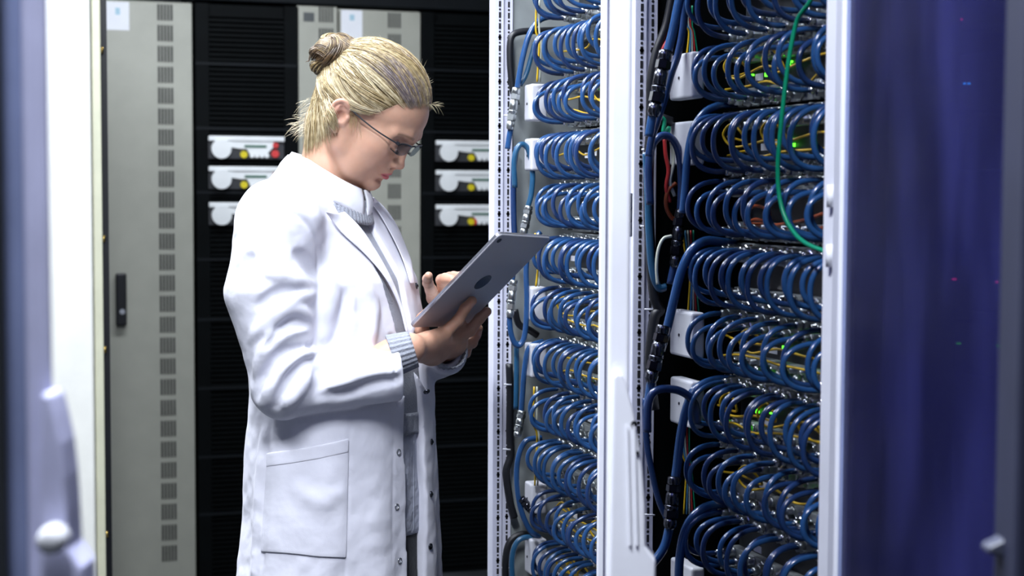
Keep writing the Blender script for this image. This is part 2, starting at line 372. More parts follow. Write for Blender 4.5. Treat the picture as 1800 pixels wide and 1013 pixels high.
# ------------------------------------------------------------------ connector panels with loops of blue cable
def conn_mesh(m):
    mb = MB()
    mb.lathe((0, 0, 0), (-1, 0, 0), [(0, .0062), (.007, .0062)], 10)
    mb.lathe((-.006, 0, 0), (-1, 0, 0), [(0, .0066), (.001, .0076), (.0105, .0076), (.0115, .0066)], 6, 0, False)
    mb.lathe((-.017, 0, 0), (-1, 0, 0), [(0, .0058), (.0075, .0056), (.0095, .0042)], 10)
    return mb.mesh('connector', m)
CONN = [conn_mesh('dull_nickel'), conn_mesh('chrome')]
SOCKET = MB().lathe((0, 0, 0), (-1, 0, 0), [(0, .0066), (.004, .0066), (.004, .0045), (.010, .0045)], 8).mesh('port', 'dull_nickel')
zB0 = float(hit_x(1390, 241, .92)[2]); zA0 = float(hit_x(1042, 268, .92)[2]); PZ = .0889
def jumper(y, zc, kind, r, mtl, label, group, rnd):
    """a C of cable plugged into an upper and a lower port; kind says which pair of ports"""
    (y1, z1), (y2, z2) = kind
    P1 = np.array([XP, y+y1, zc+z1]); P2 = np.array([XP, y+y2, zc+z2])
    prot = .050 + rnd.uniform(-.007, .007); bow = rnd.uniform(-.006, .006); dip = rnd.uniform(-.003, .004)
    t = np.linspace(0, 1, 22); s = np.sin(np.pi*t)
    X = XP-.0245 - prot*s**.72
    Yv = P1[1] + (P2[1]-P1[1])*(t*t*(3-2*t)) + bow*s
    Z = (P1[2]+P2[2])/2 + (P1[2]-P2[2])/2*np.sign(np.cos(np.pi*t))*np.abs(np.cos(np.pi*t))**.9 - dip*s
    path = np.stack([X, Yv, Z], 1)
    c = np.array([XP-.04, y, zc])
    mb = MB().tube(path-c, r, 8)
    o = bpy.data.objects.new('patch_cable', mb.mesh('patch_cable', mtl)); COL.objects.link(o); o.location = tuple(c)
    tag(o, label, 'cable', group)
    for P in (P1, P2):
        k = bpy.data.objects.new('connector', CONN[rnd.randint(0, 1)]); COL.objects.link(k); k.parent = o; k.location = tuple(P-c)
        k.rotation_euler = (rnd.uniform(0, 1), 0, 0)
    return o
def panel(rackname, yl, yr, z, label, rnd, leds):
    t = thing('connector_panel', (XP+.1, (yl+yr)/2, z-.043), label, 'panel', 'connector panels in the '+rackname)
    MB().box((XP+.012, yr, z-.0425), (XP+.25, yl, z+.0425)).build('chassis', 'panel_dark', t)
    MB().box((XP-.001, yr, z+.016), (XP+.012, yl, z+.0425)).box((XP-.001, yr, z-.0425), (XP+.012, yl, z-.018)).build('port_plate', 'plate', t, .001)
    n = int((yl-yr)/.0275)
    for k in range(n):
        yy = yl-.014-k*.0275
        for zz in (.034, .022, -.025, -.037):
            if rnd.random() < .75:
                so = bpy.data.objects.new('port', SOCKET); COL.objects.link(so); so.parent = t
                so.location = (-.1, yy+rnd.uniform(-.003, .003)-(yl+yr)/2, .043+zz)
    g = MB()
    for k in range(leds):
        yy = rnd.uniform(yr+.02, yl-.01); zz = rnd.uniform(-.012, .012)
        g.box((XP+.008, yy, z+zz), (XP+.0125, yy+rnd.uniform(.0018, .004), z+zz+rnd.uniform(.0015, .006)))
    if leds: g.build('status_lights', 'led_green', t)
    for k in range(2):
        tags = MB()
        yy = rnd.uniform(yr+.05, yl-.03); zz = rnd.uniform(-.014, -.004)
        tags.box((XP-.008, yy, z+zz), (XP-.0072, yy+.022, z+zz+.009))
        tags.build('cable_tag', 'paper', t)
    return t
def yellow(y0, y1, z, rnd, label, loops=True):
    pts = []; y = y0; k = 0
    while y > y1:
        pts.append((XP-.014-rnd.uniform(0, .014), y, z + rnd.uniform(-.006, .006)))
        if rnd.random() < .35 and loops:
            pts.append((XP-.032, y+.012, z+.020)); pts.append((XP-.040, y+.022, z+.006)); pts.append((XP-.030, y+.008, z-.010))
        y -= .055; k += 1
    o = MB().tube(spline(pts, 6), .0017, 6).build('fibre_cable', 'yellow_cable')
    return tag(o, label, 'cable', 'yellow fibre cables')
def fill(rname, rlabel, yl, yr, z0, rows, npair, mtls, r, seed, yel, ledrows):
    rnd = random.Random(seed)
    for j, i in enumerate(rows):
        z = z0 - PZ*i
        panel(rname, yl, yr, z, f'dark connector panel with silver ports, {ORD[j]} from the top in the {rlabel}', rnd, ledrows.get(i, 0))
        if i % 2: ks = (((0, .036), (.002, -.030)), ((-.013, .022), (-.016, -.034)))
        else:     ks = (((0, .034), (.002, -.026)), ((-.015, .033), (-.012, -.040)))
        pitch = (yl-yr-.02)/8; idx = 0
        for p in range(npair):
            for k, kd in enumerate(ks):
                y = yl - .012 - p*pitch + rnd.uniform(-.005, .005)
                idx += 1
                if i == rows[0]: lab = f'blue cable loop, {ORD[idx-1]} from the left in the topmost row of the {rlabel}'
                else: lab = f'blue cable loop, {ORD[idx-1]} from left in {ORD[j]} row of the {rlabel}'
                jumper(y, z, kd, r*rnd.uniform(.94, 1.06), mtls[rnd.randint(0, len(mtls)-1)], lab, 'blue cable loops in the '+rlabel, rnd)
        for q in range(yel.get(i, 0)):
            yellow(yl-.01, yr+.02, z+.002-q*.021, rnd, f'{"thin" if q == 0 else "lower"} yellow fibre cable in the {ORD[j]} row of the {rlabel}', q == 0)
YLB, YRB, YLA, YRA = 1.968, 1.512, 2.622, 2.166
fill('near rack', 'near rack', YLB, YRB, zB0, list(range(-2, 7)), 8, ['blue_cable', 'blue_cable', 'blue_dark'], .0037, 3, {-1: 2, 0: 2, 3: 2, 4: 2, 5: 1, -2: 0}, {-2: 2, -1: 5, 0: 6, 3: 8, 4: 3, 5: 1})
fill('far rack', 'far rack', YLA, YRA, zA0, list(range(-3, 9)), 6, ['blue_cable', 'blue_cable', 'blue_dark'], .0037, 11, {-2: 1, -1: 2, 0: 2, 3: 2, 4: 2, 7: 2, 8: 1}, {-1: 3, 0: 2, 3: 3, 4: 4, 8: 2})

# ------------------------------------------------------------------ white junction boxes beside the panels
def jbox(px, py0, py1, Y0, wx, wy, label):
    a = hit_y(px, py0, Y0); b = hit_y(px, py1, Y0); x = float(a[0]); z0, z1 = float(b[2]), float(a[2])
    t = thing('junction_box', (x, Y0, z0), label, 'box', 'white junction boxes')
    MB().box((x, Y0, z0), (x+wx, Y0+wy, z1)).build('box_cover', 'box_white', t, .004, 3)
    MB().disc((x-.0004, Y0+wy*.55, (z0+z1)/2-.002), (1, 0, 0), .0022, .001, 10).build('screw', 'gun', t)
    return t
jb = [(90, 172), (212, 290), (550, 632), (672, 755), (1000, 1075)]
for i, (a, b) in enumerate(jb):
    jbox(1216, a, b, 1.978, .020, .075, f'grey white junction box left of the near loops, {ORD[i]} from the top')
ja = [(147, 212), (243, 300), (505, 565), (605, 665), (852, 905), (950, 1013)]
for i, (a, b) in enumerate(ja):
    jbox(934, a, b, 2.645, .030, .04, f'white junction box left of the far loops, {ORD[i]} from the top')

# ------------------------------------------------------------------ thick feeder cables with in-line couplings
def coupling(p0, p1, r, parent, m):
    p0, p1 = np.asarray(p0), np.asarray(p1); L = np.linalg.norm(p1-p0); a = (p1-p0)/L
    mb = MB()
    mb.lathe(p0, a, [(0, r*.75), (.02*L, r), (.14*L, r), (.16*L, r*.82)], 12)
    mb.lathe(p0+a*.16*L, a, [(0, r*1.12), (.12*L, r*1.12)], 6, 0, False)
    mb.lathe(p0+a*.28*L, a, [(0, r*.92), (.05*L, r*.92), (.06*L, r*1.02), (.24*L, r*1.02), (.26*L, r*.8)], 12)
    mb.lathe(p0+a*.54*L, a, [(0, r*1.0), (.03*L, r*1.1), (.05*L, r), (.10*L, r)], 12)
    mb.lathe(p0+a*.64*L, a, [(0, r*1.1), (.14*L, r*1.1)], 6, 0, False)
    mb.lathe(p0+a*.78*L, a, [(0, r*.85), (.04*L, r*.85), (.05*L, r*.98), (.16*L, r*.95), (.22*L, r*.7)], 12)
    return mb.build('coupling', m, parent)
def feeder(pts, Y, r, m, label, coup=None, cm='gun', cr=1.45, name='feeder_cable'):
    P = [hit_y(q[0], q[1], Y+(q[2] if len(q) > 2 else 0)) for q in pts]
    o = MB().tube(spline(P, 8), r, 10).build(name, m)
    tag(o, label, 'cable')
    for c in (coup or []):
        q0, q1 = c
        coupling(hit_y(q0[0], q0[1], Y-.004), hit_y(q1[0], q1[1], Y-.004), r*cr, o, cm)
    return o
# near rack
feeder([(1203, -40), (1192, 10), (1184, 50), (1174, 90), (1160, 150), (1148, 200), (1141, 240)], 1.985, .0065, 'blue_cable', 'thick blue cable with dark coupling at the top left of the near rack', [((1171, 88), (1148, 205))])
feeder([(1206, -40), (1202, 40), (1192, 95), (1180, 130), (1168, 175), (1156, 212), (1146, 242), (1140, 275)], 2.0, .0052, 'blue_dark', 'second dark blue cable running beside the topmost dark coupling')
feeder([(1143, 360), (1140, 300), (1146, 258), (1163, 239), (1182, 245), (1194, 272), (1198, 320), (1196, 375), (1190, 440), (1178, 500)], 2.015, .0055, 'blue_dark', 'dark blue cable arching beside second white box, with a coupling below', [((1197, 368), (1186, 470))])
feeder([(1136, 268), (1139, 330), (1141, 400), (1146, 470), (1157, 505), (1170, 505)], 2.03, .0055, 'teal_cable', 'teal blue cable hanging along the perforated rail of the near rack')
feeder([(1294, 184), (1262, 186), (1236, 200), (1217, 232), (1208, 280), (1204, 330), (1200, 375)], 1.965, .0052, 'blue_cable', 'thick blue cable curving over second white box of the near rack', [])
feeder([(1298, 430), (1270, 426), (1240, 424), (1216, 440), (1198, 476), (1184, 530), (1174, 572), (1160, 620), (1146, 668), (1138, 720)], 1.965, .0064, 'blue_cable', 'thick blue cable with dark coupling beside third white box of the near rack', [((1167, 572), (1143, 672))])
feeder([(1138, 760), (1140, 710), (1152, 688), (1178, 684), (1204, 692), (1222, 712), (1226, 745)], 1.95, .0055, 'blue_dark', 'dark blue cable arching over fourth white box of the near rack')
feeder([(1296, 668), (1262, 668), (1236, 676), (1220, 690), (1206, 720), (1196, 770), (1190, 820), (1186, 850), (1182, 890), (1176, 930), (1166, 965), (1140, 1000)], 1.955, .0062, 'blue_cable', 'thick blue cable with dark coupling below the fourth white box', [((1186, 838), (1177, 930))])
feeder([(1134, 700), (1136, 770), (1146, 830), (1158, 880), (1172, 912)], 2.02, .0045, 'blue_dark', 'thin dark blue cable running down behind the white handle')
feeder([(1296, 888), (1252, 888), (1222, 905), (1204, 935), (1195, 980), (1192, 1050)], 1.95, .0062, 'blue_cable', 'thick blue cable descending at bottom left of the near rack')
feeder([(1180, 215), (1160, 210), (1146, 225), (1140, 300), (1142, 420), (1150, 520), (1160, 545), (1150, 560), (1142, 640), (1150, 720)], 2.04, .0075, 'black_rubber', 'thick black cable running down behind the near rack rail')
feeder([(1185, -30), (1172, 40), (1154, 90), (1144, 140), (1143, 190), (1140, 240)], 2.04, .006, 'black_rubber', 'short black cable behind the topmost dark coupling')
feeder([(1180, 415), (1166, 420), (1157, 440), (1154, 470), (1156, 500)], 2.0, .0022, 'white_cable', 'thin pale cable curving beside the dark coupling in the near rack')
for i, (y0, y1, xs) in enumerate([(20, 95, 1211), (415, 552, 1213), (748, 900, 1206)]):
    for k, mm in enumerate(['yellow_cable', 'lightblue_cable', 'white_cable', 'red_cable', 'green_cable']):
        nm = ['yellow', 'light blue', 'pale', 'red', 'green'][k]
        feeder([(xs-14+k*5, y0-10), (xs-6+k*3, (y0*2+y1)/3), (xs+k*2.4, (y0+y1)/2), (xs-4+k*5, y1+4)], 2.03, .0013, mm,
               f'thin {nm} wire {["above the topmost", "above the third", "below the fourth"][i]} white box of the near rack', name='thin_wire')
feeder([(1182, 60), (1166, 84), (1158, 112), (1163, 128)], 2.035, .0028, 'red_cable', 'red cable beside the topmost dark coupling')
feeder([(1168, 245), (1170, 272), (1175, 300), (1171, 330), (1178, 356)], 2.035, .0028, 'red_cable', 'red cable hanging beside second white box of the near rack')
feeder([(1180, 250), (1184, 285), (1178, 320), (1186, 345)], 2.035, .0026, 'white_cable', 'pale cable twisted beside the red cable in the near rack')
feeder([(1188, 322), (1174, 336), (1171, 362), (1180, 382), (1192, 388)], 2.035, .003, 'orange_cable', 'rust orange cable curl left of the near loops')
feeder([(1160, 205), (1168, 212), (1166, 232), (1176, 225), (1172, 245)], 2.03, .0028, 'green_cable', 'green cable end below the topmost white box')
for (y, nm) in ((378, 'third'), (402, 'fourth')):
    P = [hit_x(px, py, XP-.004) for px, py in [(1310, y-8), (1330, y-16), (1352, y-6), (1345, y+14), (1322, y+16), (1360, y+18), (1410, y+10), (1446, y-2)]]
    tag(MB().tube(spline(P, 6), .0024, 6).build('patch_lead', 'orange_cable'), f'rust orange lead behind the {"upper" if y<390 else "lower"} blue loops near the green cable', 'cable')
gpts = [(1438, -40), (1424, 2), (1402, 34), (1391, 80), (1383, 130), (1376, 190), (1370, 250), (1367, 300), (1370, 345), (1380, 382), (1398, 412), (1420, 430), (1450, 442)]
P = [hit_x(q[0], q[1], .866 - .012*math.sin(min(1, max(0, (q[1]+40)/480))*math.pi)) for q in gpts]
tag(MB().tube(spline(P, 8), .0027, 8).build('network_cable', 'green_cable'), 'long green cable hanging down in front of the near blue loops', 'cable')
for i, (px, py) in enumerate([(1136, 263), (1134, 398), (1141, 544), (1141, 905)]):
    a = hit_y(px-8, py, 2.045); b = hit_y(px+10, py+1, 2.045)
    tag(MB().tube([a, (a+b)/2, b], .0013, 6).build('cable_tie', 'box_white'), f'small white cable tie on the near rack rail, {ORD[i]} from the top', 'cable tie')
# far rack
feeder([(1004, 26), (975, 28), (948, 36), (930, 62), (918, 105), (910, 150), (902, 200), (896, 235), (892, 262)], 2.68, .0052, 'blue_cable', 'thick blue cable with silver coupling at top left of the far rack', [((908, 154), (896, 228))], 'dull_nickel')
feeder([(940, 75), (935, 95), (925, 130), (914, 150)], 2.69, .0045, 'teal_cable', 'teal cable behind the topmost silver coupling of the far rack')
feeder([(1000, 52), (950, 54), (915, 56), (899, 66), (896, 100), (900, 150), (908, 185)], 2.705, .0060, 'black_rubber', 'black cable arching at the top of the far rack')
feeder([(905, 330), (904, 280), (914, 255), (928, 262), (936, 300), (934, 340), (928, 365), (922, 400), (916, 440)], 2.66, .0050, 'teal_cable', 'teal cable arching beside second white box of the far rack', [((930, 362), (920, 412))], 'dull_nickel')
feeder([(906, 440), (903, 380), (903, 300), (908, 258)], 2.70, .0055, 'blue_dark', 'dark blue cable along the far rack rail behind the tablet')
feeder([(905, 430), (905, 460), (900, 495), (896, 540), (897, 580), (905, 604), (915, 606), (923, 585), (926, 530), (925, 470), (932, 430), (950, 408)], 2.66, .0050, 'blue_cable', 'blue cable in a long U with silver coupling right of the tablet', [((903, 492), (896, 558))], 'dull_nickel')
feeder([(905, 545), (912, 570), (930, 580), (945, 590)], 2.70, .0062, 'black_rubber', 'black cable bend behind the silver coupling right of the tablet')
feeder([(955, 600), (930, 612), (922, 650), (918, 700), (915, 735), (909, 765)], 2.66, .0050, 'blue_cable', 'blue cable with silver coupling below the fourth white box of the far rack', [((918, 722), (909, 768))], 'dull_nickel')
feeder([(908, 600), (908, 660), (907, 720)], 2.69, .0048, 'teal_cable', 'teal cable straight down along the far rack rail')
feeder([(895, 640), (897, 700), (896, 760), (898, 800), (890, 830), (896, 880), (904, 910)], 2.71, .0070, 'black_rubber', 'thick black cable snaking down the far rack rail')
feeder([(952, 770), (925, 775), (912, 800), (908, 840), (914, 890), (930, 930), (948, 945)], 2.66, .0050, 'blue_cable', 'blue cable curving around the fifth white box of the far rack', [((916, 876), (940, 905))], 'gun')
feeder([(890, 1040), (888, 990), (895, 955), (915, 940), (945, 942)], 2.70, .0062, 'black_rubber', 'black cable arching at the bottom of the far rack')
feeder([(902, 1040), (900, 985), (908, 955), (925, 945), (950, 948)], 2.665, .0050, 'teal_cable', 'teal cable arching at the bottom of the far rack')
for i, (y0, y1, xs) in enumerate([(10, 140, 948), (420, 500, 946), (690, 850, 944)]):
    for k, mm in enumerate(['yellow_cable', 'white_cable']):
        feeder([(xs-5+k*5, y0-10), (xs-6+k*6, (y0*2+y1)/3), (xs+k*3, (y0+y1)/2), (xs-4+k*5, y1+4)], 2.63, .0017, mm,
               f'thin {["yellow", "pale"][k]} wire {["above the topmost", "above the third", "above the fifth"][i]} white box of the far rack', name='thin_wire')
for i, (px, py) in enumerate([(890, 203), (890, 676), (888, 790), (886, 998)]):
    a = hit_y(px-4, py, 2.70); b = hit_y(px+9, py+1, 2.70)
    tag(MB().tube([a, (a+b)/2, b], .0015, 6).build('cable_tie', 'box_white'), f'small white cable tie on the far rack rail, {ORD[i]} from the top', 'cable tie')

# ------------------------------------------------------------------ doors standing ajar: edge-on white door, glass door, foreground door
def glass_mat():
    m = bpy.data.materials.new('smoked_blue_glass'); m.use_nodes = True; nt = m.node_tree; b = nt.nodes['Principled BSDF']; out = nt.nodes['Material Output']
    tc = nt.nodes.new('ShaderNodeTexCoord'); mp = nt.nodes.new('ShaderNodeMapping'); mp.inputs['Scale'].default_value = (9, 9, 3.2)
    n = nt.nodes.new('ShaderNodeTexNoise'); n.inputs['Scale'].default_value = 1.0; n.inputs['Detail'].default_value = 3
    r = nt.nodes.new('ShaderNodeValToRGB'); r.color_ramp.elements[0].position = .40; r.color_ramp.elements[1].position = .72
    r.color_ramp.elements[0].color = (.010, .0105, .058, 1); r.color_ramp.elements[1].color = (.034, .036, .165, 1)  # cloudy lighter blue: blurred lamp reflections and dirt smears put into the colour
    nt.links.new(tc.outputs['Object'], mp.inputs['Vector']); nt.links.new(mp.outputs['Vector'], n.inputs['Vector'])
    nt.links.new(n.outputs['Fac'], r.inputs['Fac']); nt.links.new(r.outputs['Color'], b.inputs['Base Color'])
    b.inputs['Roughness'].default_value = .22; b.inputs['Specular IOR Level'].default_value = .12
    tr = nt.nodes.new('ShaderNodeBsdfTransparent'); tr.inputs[0].default_value = (.35, .36, .62, 1)
    mx = nt.nodes.new('ShaderNodeMixShader'); mx.inputs[0].default_value = .55
    nt.links.new(tr.outputs[0], mx.inputs[1]); nt.links.new(b.outputs[0], mx.inputs[2]); nt.links.new(mx.outputs[0], out.inputs['Surface'])
    return m
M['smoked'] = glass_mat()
M['door_grey'] = mat('blue_grey_door_paint', (0.020, 0.023, 0.046), 0.6, spec=0.2)
M['handle_grey'] = mat('grey_handle_paint', (0.06, 0.066, 0.10), 0.4)
M['door_blue'] = mat('steel_blue_door_paint', (0.27, 0.32, 0.54), 0.4)
M['door_lav'] = mat('lavender_door_paint', (0.60, 0.61, 0.86), 0.4)
ZV = np.array([0, 0, 1.0])
def frame_axes(a, b):
    e = np.array([b[0]-a[0], b[1]-a[1], 0.0]); L = np.linalg.norm(e); e /= L
    n = np.cross(ZV, e)                      # door normal
    return e, n, L
# --- the white door seen edge-on
hinge = at(1068, 340, 2.06); free = at(1090, 340, 1.55)
e, n, L = frame_axes(hinge, free); ax = (e, n, ZV)
org = np.array([hinge[0], hinge[1], 0.0])
t = thing('rack_door', org, 'white door seen edge-on in front of the far rack, with a handle low down', 'door')
th = .0105
MB().box((0, -th, .06), (.03, th, ZT), 0, ax, org).build('hinge_stile', 'white_paint', t, .002)
MB().box((L-.035, -th, .06), (L, th, ZT), 0, ax, org).build('lock_stile', 'white_paint', t, .003)
MB().box((.03, -th, ZT-.06), (L-.035, th, ZT), 0, ax, org).build('top_rail', 'white_paint', t, .002)
MB().box((.03, -th, .06), (L-.035, th, .14), 0, ax, org).build('bottom_rail', 'white_paint', t, .002)
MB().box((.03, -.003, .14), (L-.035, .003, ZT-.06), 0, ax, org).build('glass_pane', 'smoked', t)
hp = [(1078, 662), (1086, 655), (1094, 660), (1103, 682), (1113, 722), (1123, 775), (1130, 830), (1134, 890), (1135, 962), (1153, 986), (1152, 1030), (1138, 1090), (1070, 1090)]
hb = MB().prism([at(p[0], p[1], 1.535) for p in hp], e*-.034).build('swing_handle', 'white_paint', t, .004, 3)
for (px, py, rr) in ((1115, 746, .0034), (1120, 797, .0022)):
    MB().disc(at(px, py, 1.5335), HD, rr, .001, 12).build('screw_hole', 'gun', hb)
for px0 in (1100, 1112):
    MB().prism([at(px0, 745, 1.5345), at(px0+5, 752, 1.5345), at(px0+10, 960, 1.5345), at(px0+5, 960, 1.5345)], HD*-.002).build('grip_ridge', 'white_paint', hb, .0006)
# --- cabinet behind the glass door
tC = thing('server_rack', (1.2, 1.2, Z0), 'dark equipment rack behind the smoked blue glass door', 'rack')
MB().box((1.5, .80, .02), (1.52, y1511, ZT)).build('rear_wall', 'black_cab', tC)
MB().box((XF+.05, y1484-.004, .02), (1.5, y1484, ZT)).build('side_wall', 'black_cab', tC)
MB().box((XF+.05, .76, Z0), (1.5, .80, ZT)).build('side_wall', 'black_cab', tC)
MB().box((XF+.05, .80, ZT-.01), (1.52, y1484, ZT+.04)).build('top_frame', 'door_grey', tC, .003)
MB().box((XF+.05, .80, Z0), (1.52, y1484, .06)).build('base_frame', 'black_cab', tC, .003)
leds = [(1620, 150, 'c'), (1624, 151, 'c'), (1695, 147, 'c'), (1703, 147, 'c'), (1768, 143, 'g'), (1632, 251, 'c'), (1637, 252, 'c'), (1638, 275, 'g'), (1640, 275, 'g'),
        (1675, 491, 'r'), (1679, 491, 'r'), (1752, 496, 'r'), (1683, 604, 'g'), (1687, 604, 'g'), (1753, 608, 'g'), (1757, 609, 'g'), (1690, 34, 'r'), (1614, 39, 'r')]
XS = .955
units = [(-40, 60), (100, 200), (215, 300), (440, 540), (560, 650), (760, 860)]
for i, (a, b) in enumerate(units):
    za, zb = float(hit_x(1660, a, XS)[2]), float(hit_x(1660, b, XS)[2])
    u = thing('server_unit', (XS+.15, 1.15, zb), f'dark server unit behind the smoked glass, {ORD[i]} from the top', 'server', 'servers behind the smoked glass')
    MB().box((XS, .86, zb), (XS+.35, y1484-.03, za)).build('front_panel', 'panel_dark', u, .002)
    for nm, key, mm in (('cyan_lights', 'c', 'led_cyan'), ('green_lights', 'g', 'led_green'), ('red_lights', 'r', 'led_red')):
        mb = MB(); k = 0
        for (px, py, cc) in leds:
            if cc == key and a-8 <= py <= b+8:
                p = hit_x(px, py, XS-.001); mb.box((XS-.0015, p[1]-.0012, p[2]-.0008), (XS-.0002, p[1]+.0012, p[2]+.0008)); k += 1
        if k: mb.build(nm, mm, u)
# --- the glass door itself
hinge = np.array([XF, (y1484+y1511)/2, 0]); far_ = at(1792, 340, 1.10)
e, n, L = frame_axes(hinge, far_); ax = (e, n, ZV)
org = np.array([XF-.004, y1484-.002, 0.0])
t = thing('glass_door', org, 'smoked blue glass door standing ajar at the right edge', 'door')
wS = .0345
MB().box((0, -.008, .06), (wS, .010, ZT), 0, ax, org).build('hinge_stile', 'white_paint', t, .003)
MB().box((wS, -.004, .06), (wS+.012, .006, ZT), 0, ax, org).build('glazing_gasket', 'door_blue', t, .002)
Lg = .572
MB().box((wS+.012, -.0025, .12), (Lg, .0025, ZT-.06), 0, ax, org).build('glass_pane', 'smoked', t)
MB().box((Lg, -.008, .06), (Lg+.05, .010, ZT), 0, ax, org).build('lock_stile', 'door_grey', t, .004)
MB().box((wS, -.008, ZT-.06), (Lg, .010, ZT), 0, ax, org).build('top_rail', 'door_grey', t, .003)
MB().box((wS, -.008, .06), (Lg, .010, .12), 0, ax, org).build('bottom_rail', 'door_grey', t, .003)
hp = [(1812, 632), (1796, 648), (1786, 690), (1779, 750), (1775, 830), (1772, 915), (1768, 948), (1738, 962), (1736, 974), (1762, 982), (1800, 978), (1830, 985), (1835, 632)]
dh = float(proj(org+e*(Lg+.02)+ZV*1.42)[0])
dd = float((org+e*(Lg-.01)) @ HD)-.035
MB().prism([at(p[0], p[1], dd) for p in hp], HD*.018).build('swing_handle', 'handle_grey', t, .004, 3)
# --- the door in the left foreground
t = thing('cabinet_door', [0, .95, 0], 'lavender door edge with white knob at the left edge, very close', 'door')
def vstrip(pa, pb, d0, d1, name, m, bev=.003):
    A = at(pa, 340, d0); B = at(pb, 340, d0); a2 = at(pa, 340, d1)
    dv = np.array([a2[0]-A[0], a2[1]-A[1], 0])
    pts = [np.array([A[0], A[1], .05]), np.array([B[0], B[1], .05]), np.array([B[0], B[1], ZT]), np.array([A[0], A[1], ZT])]
    return MB().prism(pts, dv).build(name, m, t, bev)
vstrip(-75, 5, .93, 1.0, 'rubber_seal', 'panel_dark')
vstrip(4, 44, .95, 1.3, 'recessed_stile', 'door_blue')
vstrip(41, 88, .92, 1.4, 'lock_stile', 'door_lav', .004)
hp = [(70, 690), (88, 694), (97, 730), (108, 780), (115, 840), (119, 900), (122, 965), (144, 1000), (147, 1040), (120, 1100), (60, 1100)]
hb = MB().prism([at(p[0], p[1], .90) for p in hp], HD*.03).build('swing_handle', 'door_lav', t, .004, 3)
c0 = at(90, 950, .885)
MB().lathe(c0-HD*.006, HD, [(0, .004), (.002, .0075), (.008, .0085), (.016, .0085)], 18).build('knob', 'white_paint', hb)

# ================================================================== the woman in the lab coat
PO = at(600, 340, 2.6); PO[2] = 0.0
person_rz = -YAW
def loc_(P):
    d = np.asarray(P, float) - PO
    return np.array([d @ R0, d @ HD, d[2]])
def wld(p): return PO + R0*p[0] + HD*p[1] + np.array([0, 0, p[2]])
def wp(px, py, wy): return loc_(at(px, py, 2.6+wy))
CAML = loc_(CAM)
def nrm_(v): v = np.asarray(v, float); return v/np.linalg.norm(v)

